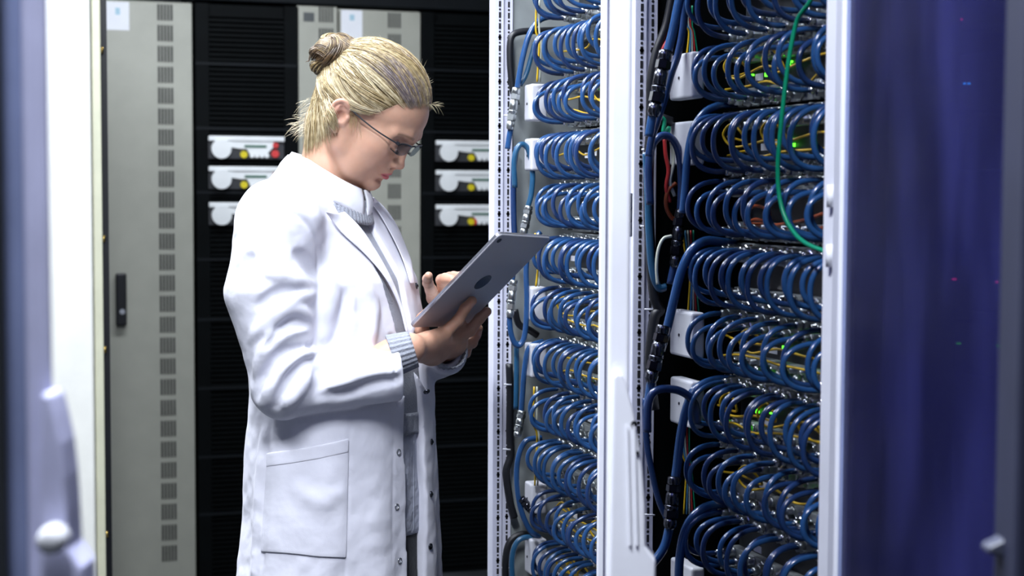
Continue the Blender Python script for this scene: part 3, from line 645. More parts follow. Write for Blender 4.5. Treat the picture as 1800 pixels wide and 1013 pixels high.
class Field:
    """signed distance on a rectilinear grid"""
    def __init__(s, xs, ys, zs):
        s.g = [np.asarray(a, np.float32) for a in (xs, ys, zs)]
        s.F = np.full([len(a) for a in s.g], 0.5, np.float32)
    def sub(s, lo, hi):
        sl = []
        for a, l, h in zip(s.g, lo, hi):
            i0 = max(0, int(np.searchsorted(a, l))-1); i1 = min(len(a), int(np.searchsorted(a, h))+1)
            sl.append(slice(i0, max(i1, i0+1)))
        X = s.g[0][sl[0]][:, None, None]; Y = s.g[1][sl[1]][None, :, None]; Z = s.g[2][sl[2]][None, None, :]
        return tuple(sl), X, Y, Z
    def put(s, fn, lo, hi, k=.01, mode='+'):
        m = k+.02
        sl, X, Y, Z = s.sub(np.asarray(lo)-m, np.asarray(hi)+m)
        d = fn(X, Y, Z); a = s.F[sl]
        if mode == '+':
            h = np.maximum(k-np.abs(a-d), 0)/k; s.F[sl] = np.minimum(a, d) - h*h*k*.25
        else:
            h = np.maximum(k-np.abs(a+d), 0)/k; s.F[sl] = np.maximum(a, -d) + h*h*k*.25
    def cap(s, a, b, ra, rb=None, k=.01, mode='+'):
        rb = ra if rb is None else rb
        a = np.asarray(a, np.float32); b = np.asarray(b, np.float32); ab = b-a; L2 = max(float(ab @ ab), 1e-10); R = max(ra, rb)
        def fn(X, Y, Z):
            t = np.clip(((X-a[0])*ab[0]+(Y-a[1])*ab[1]+(Z-a[2])*ab[2])/L2, 0, 1)
            return np.sqrt((X-a[0]-t*ab[0])**2+(Y-a[1]-t*ab[1])**2+(Z-a[2]-t*ab[2])**2) - (ra+(rb-ra)*t)
        s.put(fn, np.minimum(a, b)-R, np.maximum(a, b)+R, k, mode)
    def chain(s, pts, rs, k=.01, mode='+'):
        for i in range(len(pts)-1): s.cap(pts[i], pts[i+1], rs[i], rs[i+1], k, mode)
    def ell(s, c, r, k=.01, mode='+', rot=None):
        c = np.asarray(c, np.float32); r = np.asarray(r, np.float32); rot = np.eye(3) if rot is None else np.asarray(rot)
        ext = np.sqrt(((rot*r)**2).sum(1))
        def fn(X, Y, Z):
            dx, dy, dz = X-c[0], Y-c[1], Z-c[2]
            q = [(dx*rot[0, i]+dy*rot[1, i]+dz*rot[2, i]) for i in range(3)]
            k0 = np.sqrt(sum((q[i]/r[i])**2 for i in range(3))); k1 = np.sqrt(sum((q[i]/r[i]**2)**2 for i in range(3)))
            return k0*(k0-1)/np.maximum(k1, 1e-6)
        s.put(fn, c-ext, c+ext, k, mode)
    def half(s, p, n, k=.004):
        """keep the side of the plane that n points away from"""
        n = nrm_(n); X = s.g[0][:, None, None]; Y = s.g[1][None, :, None]; Z = s.g[2][None, None, :]
        s.F = np.maximum(s.F, ((X-p[0])*n[0]+(Y-p[1])*n[1]+(Z-p[2])*n[2]).astype(np.float32))
    def sample(s, P):
        P = np.atleast_2d(P); idx = []; fr = []
        for i in range(3):
            a = s.g[i]; j = np.clip(np.searchsorted(a, P[:, i])-1, 0, len(a)-2); idx.append(j)
            fr.append(np.clip((P[:, i]-a[j])/(a[j+1]-a[j]), 0, 1))
        out = 0
        for dx in (0, 1):
            for dy in (0, 1):
                for dz in (0, 1):
                    w_ = (fr[0] if dx else 1-fr[0])*(fr[1] if dy else 1-fr[1])*(fr[2] if dz else 1-fr[2])
                    out = out + w_*s.F[idx[0]+dx, idx[1]+dy, idx[2]+dz]
        return out
    def grad(s, p, e=.004):
        p = np.asarray(p, float); g = np.array([float((s.sample(p+np.eye(3)[i]*e)-s.sample(p-np.eye(3)[i]*e))[0]) for i in range(3)])
        return g/max(np.linalg.norm(g), 1e-9)
    def surf(s, px, py, d0=2.25, d1=2.95, st=.002):
        """first point of the surface met by the line of sight through a pixel of the photograph"""
        a, b = loc_(at(px, py, d0)), loc_(at(px, py, d1)); n = int((d1-d0)/st)
        T = np.linspace(0, 1, n); P = a+(b-a)*T[:, None]; v = s.sample(P); j = np.argmax(v < 0)
        if v[j] >= 0: return None
        if j == 0: return P[0]
        t = v[j-1]/(v[j-1]-v[j]); return P[j-1]+(P[j]-P[j-1])*t
    def nets(s):
        F = s.F; sg = F < 0; n = F.shape
        c = np.zeros([n[0]-1, n[1]-1, n[2]-1], np.uint8)
        for dx in (0, 1):
            for dy in (0, 1):
                for dz in (0, 1): c += sg[dx:n[0]-1+dx, dy:n[1]-1+dy, dz:n[2]-1+dz]
        I, J, K = np.nonzero((c > 0) & (c < 8)); del c
        vid = np.full([n[0]-1, n[1]-1, n[2]-1], -1, np.int32); vid[I, J, K] = np.arange(len(I))
        acc = np.zeros((len(I), 3)); cnt = np.zeros(len(I))
        cs = [(0, 0, 0), (1, 0, 0), (0, 1, 0), (1, 1, 0), (0, 0, 1), (1, 0, 1), (0, 1, 1), (1, 1, 1)]
        val = {q: F[I+q[0], J+q[1], K+q[2]].astype(float) for q in cs}
        pos = {q: np.stack([s.g[0][I+q[0]], s.g[1][J+q[1]], s.g[2][K+q[2]]], 1).astype(float) for q in cs}
        for q in cs:
            for ax in range(3):
                if q[ax] == 0:
                    r = list(q); r[ax] = 1; r = tuple(r)
                    a, b = val[q], val[r]; m = (a < 0) != (b < 0)
                    t = np.where(m, a/np.where(m, a-b, 1), 0)
                    acc += np.where(m[:, None], pos[q]+(pos[r]-pos[q])*t[:, None], 0); cnt += m
        V = acc/cnt[:, None]; faces = []
        for ax in range(3):
            a = np.moveaxis(sg, ax, 0); v = np.moveaxis(vid, ax, 0)
            d = a[:-1] != a[1:]
            d = d.copy(); d[:, 0, :] = False; d[:, :, 0] = False; d[:, -1, :] = False; d[:, :, -1] = False
            i, j, k = np.nonzero(d)
            q = np.stack([v[i, j-1, k-1], v[i, j, k-1], v[i, j, k], v[i, j-1, k]], 1)
            flip = a[:-1][i, j, k] == (ax == 1)
            q[flip] = q[flip][:, ::-1]
            faces.append(q)
        Q = np.vstack(faces)
        return V, Q[(Q >= 0).all(1)]
def smooth_mesh(V, Q, it=2, lam=.5):
    for _ in range(it):
        acc = np.zeros_like(V); cnt = np.zeros(len(V))
        for a, b in ((0, 1), (1, 2), (2, 3), (3, 0)):
            np.add.at(acc, Q[:, a], V[Q[:, b]]); np.add.at(acc, Q[:, b], V[Q[:, a]])
            np.add.at(cnt, Q[:, a], 1); np.add.at(cnt, Q[:, b], 1)
        V = V + lam*(acc/np.maximum(cnt, 1)[:, None]-V)
    return V
def field_obj(name, f, m, parent, sm=1, color=None, clean=0):
    V, Q = f.nets(); V = smooth_mesh(V, Q, sm)
    me = bpy.data.meshes.new(name); me.vertices.add(len(V)); me.vertices.foreach_set('co', V.astype(np.float32).ravel())
    me.loops.add(len(Q)*4); me.loops.foreach_set('vertex_index', Q.astype(np.int32).ravel())
    me.polygons.add(len(Q)); me.polygons.foreach_set('loop_start', np.arange(0, len(Q)*4, 4, dtype=np.int32))
    me.polygons.foreach_set('loop_total', np.full(len(Q), 4, np.int32))
    me.update(calc_edges=True); me.validate()
    me.polygons.foreach_set('use_smooth', np.ones(len(me.polygons), bool))
    if clean:
        bm = bmesh.new(); bm.from_mesh(me); seen = set(); bm.verts.ensure_lookup_table()
        for v in bm.verts:
            if v.index in seen: continue
            st = [v]; seen.add(v.index); isl = []
            while st:
                u = st.pop(); isl.append(u)
                for e_ in u.link_edges:
                    o2 = e_.other_vert(u)
                    if o2.index not in seen: seen.add(o2.index); st.append(o2)
            if len(isl) < clean:
                for u in isl: u.tag = True
        bmesh.ops.delete(bm, geom=[v for v in bm.verts if v.tag], context='VERTS'); bm.to_mesh(me); bm.free()
    if color is not None:
        n_ = len(me.vertices); co = np.zeros(n_*3, np.float32); me.vertices.foreach_get('co', co)
        ca = me.color_attributes.new('tint', 'FLOAT_COLOR', 'POINT')
        ca.data.foreach_set('color', color(co.reshape(-1, 3)).astype(np.float32).ravel())
    me.materials.append(M[m] if isinstance(m, str) else m)
    o = bpy.data.objects.new(name, me); COL.objects.link(o); o.parent = parent
    return o
def vnoise(P, sc, seed):
    """smooth value noise in -1..1 at points P (n,3)"""
    q = P*sc; i = np.floor(q).astype(np.int64); f = q-i; f = f*f*(3-2*f); out = 0
    for dx in (0, 1):
        for dy in (0, 1):
            for dz in (0, 1):
                h = ((i[:, 0]+dx)*374761393 + (i[:, 1]+dy)*668265263 + (i[:, 2]+dz)*2147483647 + seed*974634777) & 0x7fffffff
                h = (h ^ (h >> 13))*1274126177 & 0x7fffffff
                v = ((h ^ (h >> 16)) & 0xffff)/32767.5-1
                out = out + v*(f[:, 0] if dx else 1-f[:, 0])*(f[:, 1] if dy else 1-f[:, 1])*(f[:, 2] if dz else 1-f[:, 2])
    return out
def axis(*segs):
    out = []
    for (a, b, st) in segs: out += list(np.arange(a, b-1e-9, st))
    return np.array(out+[segs[-1][1]])

# ---------------- materials of the figure
def tint_mat(name, rough, sss=0.0):
    m = bpy.data.materials.new(name); m.use_nodes = True; nt = m.node_tree; b = nt.nodes['Principled BSDF']
    a = nt.nodes.new('ShaderNodeAttribute'); a.attribute_name = 'tint'
    n = nt.nodes.new('ShaderNodeTexNoise'); n.inputs['Scale'].default_value = 90; n.inputs['Detail'].default_value = 5
    tc = nt.nodes.new('ShaderNodeTexCoord'); nt.links.new(tc.outputs['Object'], n.inputs['Vector'])
    mx = nt.nodes.new('ShaderNodeMix'); mx.data_type = 'RGBA'; mx.blend_type = 'MULTIPLY'; mx.inputs[0].default_value = .14
    nt.links.new(a.outputs['Color'], mx.inputs[6]); nt.links.new(n.outputs['Fac'], mx.inputs[7]); nt.links.new(mx.outputs[2], b.inputs['Base Color'])
    b.inputs['Roughness'].default_value = rough
    if sss:
        b.inputs['Subsurface Weight'].default_value = sss; b.inputs['Subsurface Radius'].default_value = (.5, .2, .12); b.inputs['Subsurface Scale'].default_value = .008
    bp = nt.nodes.new('ShaderNodeBump'); bp.inputs['Strength'].default_value = .06; bp.inputs['Distance'].default_value = .002
    n2 = nt.nodes.new('ShaderNodeTexNoise'); n2.inputs['Scale'].default_value = 700; nt.links.new(tc.outputs['Object'], n2.inputs['Vector'])
    nt.links.new(n2.outputs['Fac'], bp.inputs['Height']); nt.links.new(bp.outputs['Normal'], b.inputs['Normal'])
    return m
M['skin'] = tint_mat('skin', .48, .25)
def cloth_mat(name, col, rough, s1, b1, s2, b2, rib=None):
    m = mat(name, col, rough, noise=.01, spec=.2); nt = m.node_tree; b = nt.nodes['Principled BSDF']
    tc = nt.nodes.new('ShaderNodeTexCoord')
    n1 = nt.nodes.new('ShaderNodeTexNoise'); n1.inputs['Scale'].default_value = s1; n1.inputs['Detail'].default_value = 3
    n2 = nt.nodes.new('ShaderNodeTexNoise'); n2.inputs['Scale'].default_value = s2; n2.inputs['Detail'].default_value = 2
    for n in (n1, n2): nt.links.new(tc.outputs['Object'], n.inputs['Vector'])
    p1 = nt.nodes.new('ShaderNodeBump'); p1.inputs['Strength'].default_value = b1; p1.inputs['Distance'].default_value = .02
    p2 = nt.nodes.new('ShaderNodeBump'); p2.inputs['Strength'].default_value = b2; p2.inputs['Distance'].default_value = .002
    nt.links.new(n1.outputs['Fac'], p1.inputs['Height']); nt.links.new(n2.outputs['Fac'], p2.inputs['Height'])
    nt.links.new(p1.outputs['Normal'], p2.inputs['Normal']); nt.links.new(p2.outputs['Normal'], b.inputs['Normal'])
    b.inputs['Sheen Weight'].default_value = .1
    return m
M['coat'] = cloth_mat('white_coat_cotton', (.78, .78, .86), .75, 16, .22, 900, .08)
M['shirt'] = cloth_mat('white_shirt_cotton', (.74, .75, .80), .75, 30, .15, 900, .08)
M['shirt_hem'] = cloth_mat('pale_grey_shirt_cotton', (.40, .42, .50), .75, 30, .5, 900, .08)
M['knit'] = cloth_mat('grey_knit', (.31, .325, .37), .9, 60, .10, 420, .7)
M['trouser'] = cloth_mat('dark_trouser_cloth', (.018, .020, .026), .8, 30, .2, 700, .1)
M['shoe'] = mat('black_leather', (.01, .01, .011), .35)

# ---------------- pose
AL = math.radians(27); fB = np.array([math.cos(AL), -math.sin(AL), 0]); lB = np.array([math.sin(AL), math.cos(AL), 0])
LZ = np.array([.30, .55, .78, .90, 1.00, 1.10, 1.20, 1.28, 1.36, 1.42, 1.47])
LA = np.array([.228, .228, .216, .206, .194, .180, .183, .183, .165, .10, .06])
LB = np.array([.150, .148, .142, .137, .137, .136, .128, .118, .084, .056, .04])
LX = np.array([.002, .002, .003, .006, .003, .003, -.005, -.014, -.030, -.044, -.05])
def torso(off=0.0, zt=1.47):
    def fn(X, Y, Z):
        a = np.interp(Z, LZ, LA)-off; b = np.interp(Z, LZ, LB)-off; cx = np.interp(Z, LZ, LX)
        dx, dy = X-cx, Y+0*Z
        p = dx*fB[0]+dy*fB[1]; q = dx*lB[0]+dy*lB[1]
        k0 = np.sqrt((p/b)**2+(q/a)**2); k1 = np.sqrt((p/b**2)**2+(q/a**2)**2)
        return np.maximum(k0*(k0-1)/np.maximum(k1, 1e-6), Z-zt).astype(np.float32)
    return fn
SH_R = np.array([-.080, -.150, 1.372]); MID_R = np.array([-.092, -.172, 1.27]); EL_R = wp(501, 676, -.19)
WR_R = wp(722, 612, -.135); CUF_R = wp(700, 652, -.142)
SH_L = np.array([.012, .152, 1.350]); EL_L = np.array([.075, .205, 1.12]); WR_L = wp(796, 600, .01); CUF_L = wp(784, 618, .015)
NB = wp(577, 305, .0); C7 = wp(540, 292, .01)

# head frame: forward, left, up
psi, pit, rol = math.radians(15), math.radians(31), math.radians(0)
hh = np.array([math.cos(psi), -math.sin(psi), 0]); hL = np.array([math.sin(psi), math.cos(psi), 0])
hF = hh*math.cos(pit) - np.array([0, 0, math.sin(pit)]); hU = np.array([0, 0, math.cos(pit)]) + hh*math.sin(pit)
HM = np.stack([hF, hL, hU], 1)
HS = 1.0
HO = wp(604, 209, -.072) + hL*.070
def H(x, y, z): return HO + HM @ (np.array([x, y, z])*.001*HS)
def toH(P): return ((np.asarray(P)-HO) @ HM)/HS*1000

# ---------------- tablet plane
T_BL = wp(723, 577, -.100); T_TL = wp(879, 413, -.175); T_BR0 = wp(808, 583, .036)
tU = nrm_(T_TL-T_BL); tN = nrm_(np.cross(tU, T_BR0-T_BL)); tV = np.cross(tN, tU)
if tN[1] < 0: tN = -tN; tV = np.cross(tN, tU)
if tV[0] < 0: tV = -tV
TH_, TW_ = float(np.linalg.norm(T_TL-T_BL)), .160
def on_tab(px, py, off=0.0):
    """point of the tablet's back plane under a pixel, moved off towards the camera side"""
    a = loc_(at(px, py, 2.0)); b = loc_(at(px, py, 3.2)); d = b-a
    t = ((T_BL-a) @ tN)/(d @ tN); return a+d*t - tN*off

# ---------------- body
xs = axis((-.30, -.062, .008), (-.062, .262, .00155), (.262, .34, .008))
ys = axis((-.30, -.215, .006), (-.215, .105, .0016), (.105, .32, .009))
zs = axis((-.09, 1.06, .012), (1.06, 1.145, .006), (1.145, 1.335, .0016), (1.335, 1.425, .002), (1.425, 1.665, .00155), (1.665, 1.72, .008))
B = Field(xs, ys, zs)
def e(c, r, k=.012, mode='+', rz=0, ry=0):
    R_ = np.array(Matrix.Rotation(math.radians(rz), 3, 'Z') @ Matrix.Rotation(math.radians(ry), 3, 'Y'))
    B.ell(H(*c), np.array(r)*.001*HS, k*HS, mode, HM @ R_)
def cp(pts, rs, k=.008, mode='+'): B.chain([H(*p) for p in pts], [r*.001*HS for r in rs], k, mode)
# skull and face masses
e((0, 0, 43), (88, 70, 80), .01)
e((50, 0, 46), (47, 57, 47), .02)
e((46, 0, -14), (42, 51, 60), .02)
for s in (-1, 1):
    e((54, 39*s, -8), (27, 20, 21), .022)                       # cheekbone
    cp([(8, 50*s, -42), (38, 36*s, -70), (64, 9*s, -76)], [12, 11, 10], .022)     # jaw
    e((36, 36*s, -36), (32, 17, 30), .025)                      # cheek
    cp([(6, 59*s, -10), (8, 52*s, -38)], [11, 10.5], .02)
e((70, 0, -73), (12, 16, 11), .012)                             # chin
e((68, 0, -48), (20, 25, 20), .016)                             # muzzle
for s in (-1, 1): cp([(89, 4*s, 21), (87, 20*s, 24), (76, 41*s, 21)], [7, 8, 7], .014)    # brow ridge
for s in (-1, 1): e((95, 30*s, 4), (14, 17, 12), .014, '-')     # eye sockets
for s in (-1, 1):
    e((73, 30*s, 3), (13.5, 14.5, 13), .004)                    # closed lid over the eyeball
    cp([(83, 17*s, -3), (87, 29*s, -5.5), (81, 42*s, -3)], [2.0, 2.4, 1.8], .003)  # lid rim
cp([(88, 0, 16), (88, 0, 4), (89.5, 0, -10), (96, 0, -24)], [7, 6, 5.8, 6.5], .010)   # nose bridge
e((95.5, 0, -26), (8, 8, 7), .006)
for s in (-1, 1):
    e((88, 10*s, -28), (9, 5.6, 6.5), .006)
    e((90, 6*s, -34.5), (5, 2.8, 3.6), .003, '-')
cp([(88, 0, -34), (86, 0, -42)], [4, 4], .006)
# lips
cp([(76, -20, -50), (83.5, -9, -46), (86, 0, -46.6), (83.5, 9, -46), (76, 20, -50)], [2, 4.0, 4.2, 4.0, 2], .005)
cp([(76, -18, -52), (82.5, -8, -55), (84.2, 0, -55.5), (82.5, 8, -55), (76, 18, -52)], [2, 4.4, 4.8, 4.4, 2], .005)
cp([(78, -22, -51.5), (88, -8, -50.6), (91, 0, -50.8), (88, 8, -50.6), (78, 22, -51.5)], [1.0, 1.6, 1.6, 1.6, 1.0], .003, '-')
e((83, 0, -64), (8, 16, 4.5), .008, '-')
# ears
for s in (-1, 1):
    e((-9, 73.5*s, 2), (14.5, 7, 26), .005, '+', -20*s, 12)
    hx = spline([(3, 72*s, 17), (-2, 77*s, 24), (-12, 81*s, 25.5), (-20, 82.5*s, 17), (-21, 82*s, 3), (-16, 79*s, -10), (-9, 75*s, -20), (-2, 73*s, -22)], 4)
    cp(hx, list(np.interp(np.linspace(0, 1, len(hx)), [0, .2, .6, .75, 1], [2.6, 3.0, 2.8, 3.0, 4.8])), .003)
    ah = spline([(-4, 79*s, 18), (-12, 79*s, 14), (-14, 79.5*s, 4), (-10, 78*s, -9)], 4)
    cp(ah, [2.4]*len(ah), .004)
    cp([(5, 71*s, 4), (4, 71*s, -6)], [4.5, 4.5], .005)
    e((-3, 81*s, 2), (8.0, 9.5, 11.5), .003, '-', -20*s, 12)
    e((-5, 82*s, 15), (5.5, 5.5, 4.5), .003, '-', -20*s, 12)
# neck, trunk
NT = H(-30, 0, -34)
B.chain([H(-34, 0, 10), NT, NB, C7*.3+NB*.7-np.array([0, 0, .06])], [.046, .0455, .046, .066], .009)
B.cap(H(-16, -48, -26), NB+fB*.040-lB*.012-np.array([0, 0, .02]), .010, .008, .014)      # neck muscle on the near side
B.cap(H(-16, 48, -26), NB+fB*.040+lB*.012-np.array([0, 0, .02]), .010, .008, .014)
B.put(torso(.028, 1.385), (-.25, -.25, .84), (.25, .25, 1.44), .03)
HP_R, HP_L = -lB*.085+np.array([0, 0, .90]), lB*.085+np.array([0, 0, .90])
for hp_, s in ((HP_R, -1), (HP_L, 1)):
    kn = hp_*1.0; kn = np.array([hp_[0]+.01, hp_[1], .50]); an = np.array([hp_[0]-.01, hp_[1], .02])
    B.chain([hp_, kn, an], [.085, .055, .040], .03)
    B.chain([an, an+fB*.06-np.array([0, 0, .045]), an+fB*.16-np.array([0, 0, .06])], [.036, .034, .024], .02)
B.chain([SH_R+lB*.03, MID_R, EL_R], [.050, .043, .036], .03); B.chain([EL_R, wp(600, 664, -.168), wp(692, 626, -.142), WR_R], [.035, .030, .0235, .0215], .02)
B.chain([SH_L-lB*.03, (SH_L+EL_L)/2, EL_L], [.050, .043, .036], .03); B.chain([EL_L, (EL_L+WR_L)/2, WR_L], [.036, .034, .025], .02)
# right hand: palm under the tablet, fingers spread over its back
tb = lambda px, py, off: on_tab(px, py, off)
m_i, m_m, m_r, m_l = tb(770, 570, .019), tb(786, 579, .022), tb(794, 592, .020), tb(789, 606, .015)
for mcp_, r_ in ((m_i, .0115), (m_m, .0120), (m_r, .0115), (m_l, .0105)):
    B.cap(WR_R + (mcp_-WR_R)*.30, mcp_, .0150, r_, .012)
B.cap(tb(742, 600, .026), tb(772, 592, .023), .0165, .0150, .014)
B.cap(WR_R, tb(745, 600, .026), .0195, .0185, .012)
def finger(pts, r): B.chain(pts, r, .0035)
finger([m_i, tb(795, 550, .0165), tb(811, 534, .0105), tb(825, 522, .0085)], [.0108, .0092, .0085, .0076])
finger([m_m, tb(815, 566, .019), tb(836, 551, .0115), tb(851, 541, .0085)], [.0112, .0095, .0086, .0078])
finger([m_r, tb(817, 586, .021), tb(829, 578, .013), tb(836, 571, .0085)], [.0108, .0093, .0085, .0077])
finger([m_l, tb(807, 605, .020), tb(817, 596, .013), tb(823, 588, .0085)], [.0098, .0083, .0077, .0070])
# thumb goes round the lower edge to the screen side
finger([WR_R*.5+m_i*.5, tb(746, 592, .008), tb(744, 584, -.004), tb(752, 574, -.0155), tb(764, 562, -.0165)], [.0145, .0125, .0110, .0102, .0088])
# left hand: reaches round behind the tablet and touches the screen
P0 = tb(822, 598, -.060); wl = WR_L
K = [tb(810, 553, -.048), tb(822, 548, -.056), tb(832, 548, -.062), tb(842, 553, -.066)]
for kk, r_ in zip(K, (.0115, .0118, .0112, .0102)): B.cap(wl+(kk-wl)*.15, kk, .0165, r_, .014)
finger([K[0], tb(801, 526, -.040), tb(799, 512, -.026), tb(803, 503, -.0125)], [.0108, .0094, .0086, .0076])
finger([K[1], tb(818, 526, -.045), tb(816, 512, -.030), tb(818, 502, -.018)], [.0110, .0095, .0087, .0077])
finger([K[2], tb(832, 529, -.050), tb(830, 517, -.036), tb(830, 509, -.024)], [.0106, .0092, .0085, .0076])
finger([K[3], tb(846, 539, -.055), tb(844, 528, -.042), tb(843, 521, -.030)], [.0096, .0082, .0077, .0070])
finger([wl*.6+K[0]*.4, tb(788, 560, -.044), tb(778, 538, -.034), tb(769, 521, -.027), tb(764, 508, -.020), tb(763, 498, -.015)], [.0140, .0110, .0092, .0082, .0076, .0064])

NAILS = [(tb(823, 524, .0165), 0), (tb(849, 543, .0165), 0), (tb(834, 573, .0165), 0)]
def skin_tint(P):
    n = len(P); c = np.tile(np.array([.60, .345, .235]), (n, 1)); q = toH(P)
    def blend(mask, col):
        nonlocal c
        mask = np.clip(mask, 0, 1)[:, None]; c = c*(1-mask)+np.array(col)*mask
    def blob(cx, cy, cz, rx, ry, rz, soft=.5):
        d = np.sqrt(((q[:, 0]-cx)/rx)**2+((q[:, 1]-cy)/ry)**2+((q[:, 2]-cz)/rz)**2); return np.clip((1-d)/soft, 0, 1)
    for s in (-1, 1):
        blend(blob(56, 42*s, -14, 30, 26, 24, 1.0)*.35, (.68, .34, .27))
        blend(blob(-10, 82*s, 2, 26, 16, 34, .6)*.55, (.66, .33, .25))
    blend(blob(94, 0, -27, 14, 16, 14, 1.0)*.3, (.66, .32, .26))
    lipm = np.clip((23-np.abs(q[:, 1]))/4, 0, 1)*np.clip((q[:, 0]-72)/4, 0, 1)
    up = -43.6 - (np.abs(q[:, 1])/21)**2*6; lo = -59.6 + (np.abs(q[:, 1])/21)**2*8
    blend(lipm*np.clip((up-q[:, 2])/1.6, 0, 1)*np.clip((q[:, 2]-lo)/1.6, 0, 1), (.62, .17, .18))
    for s in (-1, 1):
        t = np.clip((q[:, 1]*s-11)/36, 0, 1); zb = 22.5+5.0*np.sin(t*2.2)-4.5*t
        blend((q[:, 1]*s > 10)*(q[:, 1]*s < 47)*(q[:, 0] > 60)*np.clip((3.4-1.8*t-np.abs(q[:, 2]-zb))/1.6, 0, 1)*.88, (.29, .15, .075))
        blend(blob(86, 30*s, 6, 16, 18, 9, .8)*.35, (.55, .30, .24))
    for tip, nx in NAILS:
        d = np.linalg.norm(P-tip, axis=1); blend(np.clip((.0062-d)/.0012, 0, 1)*.8, (.74, .47, .42))
    hand = (P[:, 2] < 1.345)*1.0
    blend(hand*.35, (.62, .33, .23))
    return np.concatenate([c, np.ones((n, 1))], 1)
person = field_obj('person', B, 'skin', None, 1, skin_tint)
person.location = tuple(PO); person.rotation_euler = (0, 0, person_rz)
tag(person, 'woman with blond hair bun, glasses and white lab coat, bowed over a tablet', 'person')

# ---------------- lab coat
C = Field(axis((-.25, .27, .003)), axis((-.30, .29, .003)), axis((.50, 1.53, .003)))
C.put(torso(0.0, 1.47), (-.25, -.25, .46), (.25, .25, 1.45), .012)
C.chain([C7-np.array([0, 0, .062]), SH_R*.35+C7*.65-np.array([0, 0, .040]), SH_R], [.040, .048, .066], .04)
C.chain([NB-np.array([0, 0, .05])+lB*.03, SH_L*.6+NB*.4-np.array([0, 0, .03]), SH_L], [.036, .042, .057], .04)
dR = nrm_(CUF_R-EL_R); dL = nrm_(CUF_L-EL_L)
C.chain([SH_R, MID_R, EL_R], [.066, .0645, .050], .014)
C.chain([EL_R, EL_R*.5+CUF_R*.5-np.array([0, 0, .004]), CUF_R+dR*.03], [.0515, .0435, .0435], .012)
C.chain([SH_L, (SH_L+EL_L)/2, EL_L], [.057, .060, .054], .014)
C.chain([EL_L, CUF_L+dL*.03], [.052, .037], .012)
def stroke(px, r, k, mode, sink=0.0, d0=2.25):
    P = spline([(p[0], p[1], 0) for p in px], 7)[:, :2]; S = []
    for p in P:
        q = C.surf(p[0], p[1], d0)
        if q is not None: S.append(q)
    if len(S) < 2: return
    r = r*.72; k = k*.5; sink = sink+.10 if mode == '+' else sink
    S = [S[0]] + [b for a, b in zip(S[:-1], S[1:]) if np.linalg.norm(b-a) < .05]
    n = len(S); G = [C.grad(q) for q in S]
    rs = [r*(.35+.65*math.sin(math.pi*min(1, max(0, (i+.6)/(n+.2))))) for i in range(n)]
    S = [q - g*(rr*sink if mode == '+' else -rr*sink) for q, g, rr in zip(S, G, rs)]
    C.chain(S, rs, k, mode)
FB0 = C.F.copy()
# folds: ridges and hollows of the sleeve and the front
stroke([(409, 480), (424, 470), (440, 452)], .012, .02, '-', .7)
stroke([(450, 700), (466, 655), (495, 622), (536, 612)], .010, .018, '-', .45)
stroke([(462, 716), (482, 672), (512, 638), (543, 622)], .010, .02, '+', .55)
stroke([(486, 716), (502, 680), (520, 650), (545, 630)], .009, .016, '-', .45)
stroke([(505, 715), (530, 680), (556, 640)], .009, .02, '+', .6)
stroke([(448, 660), (462, 620), (490, 590), (540, 575)], .011, .02, '+', .62)
stroke([(468, 612), (500, 578), (545, 572)], .008, .015, '-', .45)
stroke([(470, 585), (492, 556), (522, 543), (546, 558)], .010, .018, '+', .62)
stroke([(486, 580), (510, 562), (540, 566)], .008, .014, '-', .5)
stroke([(440, 600), (470, 560), (520, 524), (550, 520)], .010, .02, '+', .72)
stroke([(455, 540), (480, 520), (530, 505)], .009, .018, '-', .55)
stroke([(520, 446), (540, 462), (552, 486)], .012, .02, '-', .55)
stroke([(470, 480), (500, 484), (540, 500)], .012, .02, '+', .75)
stroke([(556, 640), (566, 668), (556, 690)], .010, .02, '-', .5)
stroke([(572, 690), (620, 668), (670, 655), (698, 652)], .012, .02, '+', .75)
stroke([(560, 700), (610, 690), (660, 672), (696, 668)], .010, .02, '-', .6)
stroke([(538, 606), (545, 612), (552, 604)], .006, .008, '-', .2)
stroke([(536, 616), (545, 622), (556, 618)], .006, .01, '+', .5)
# sleeve seam, darts, front
stroke([(508, 372), (540, 392), (556, 425), (559, 460), (555, 500)], .0045, .008, '-', .4)
stroke([(552, 380), (575, 440), (600, 466), (622, 488)], .0030, .004, '-', .3)
stroke([(627, 502), (628, 550), (628, 604)], .0028, .004, '-', .3)
stroke([(605, 520), (592, 560), (580, 610)], .014, .03, '-', .7)
stroke([(640, 500), (655, 540), (650, 600)], .014, .03, '+', .8)
stroke([(575, 480), (580, 530), (570, 590)], .012, .03, '+', .8)
# skirt
Pm = np.argwhere(np.abs(C.F) < .03)
Pp = np.stack([C.g[i][Pm[:, i]] for i in range(3)], 1).astype(float)
ang = np.arctan2(Pp @ lB, Pp @ fB)
low = np.clip((1.16-Pp[:, 2])/.45, 0, 1)
drape = .0040*low*(np.sin(ang*7+2*vnoise(Pp, 3.0, 5)+1.0) + .5*np.sin(ang*13+3*vnoise(Pp, 4.0, 9)))
drape += .0016*vnoise(Pp*np.array([1, 1, .6]), 26, 1) + .0011*vnoise(Pp, 55, 2) + .0022*vnoise(Pp*np.array([1, 1, .5]), 13, 3)
C.F[Pm[:, 0], Pm[:, 1], Pm[:, 2]] += drape.astype(np.float32)
stroke([(618, 716), (613, 800), (610, 900), (606, 1020)], .0030, .004, '-', .15)
stroke([(475, 744), (469, 830), (464, 920), (460, 1020)], .0075, .008, '-', .35)
stroke([(463, 760), (455, 840), (450, 920), (446, 1020)], .010, .02, '+', .7)
stroke([(693, 700), (692, 800), (690, 900), (690, 1020)], .0022, .003, '-', .1)
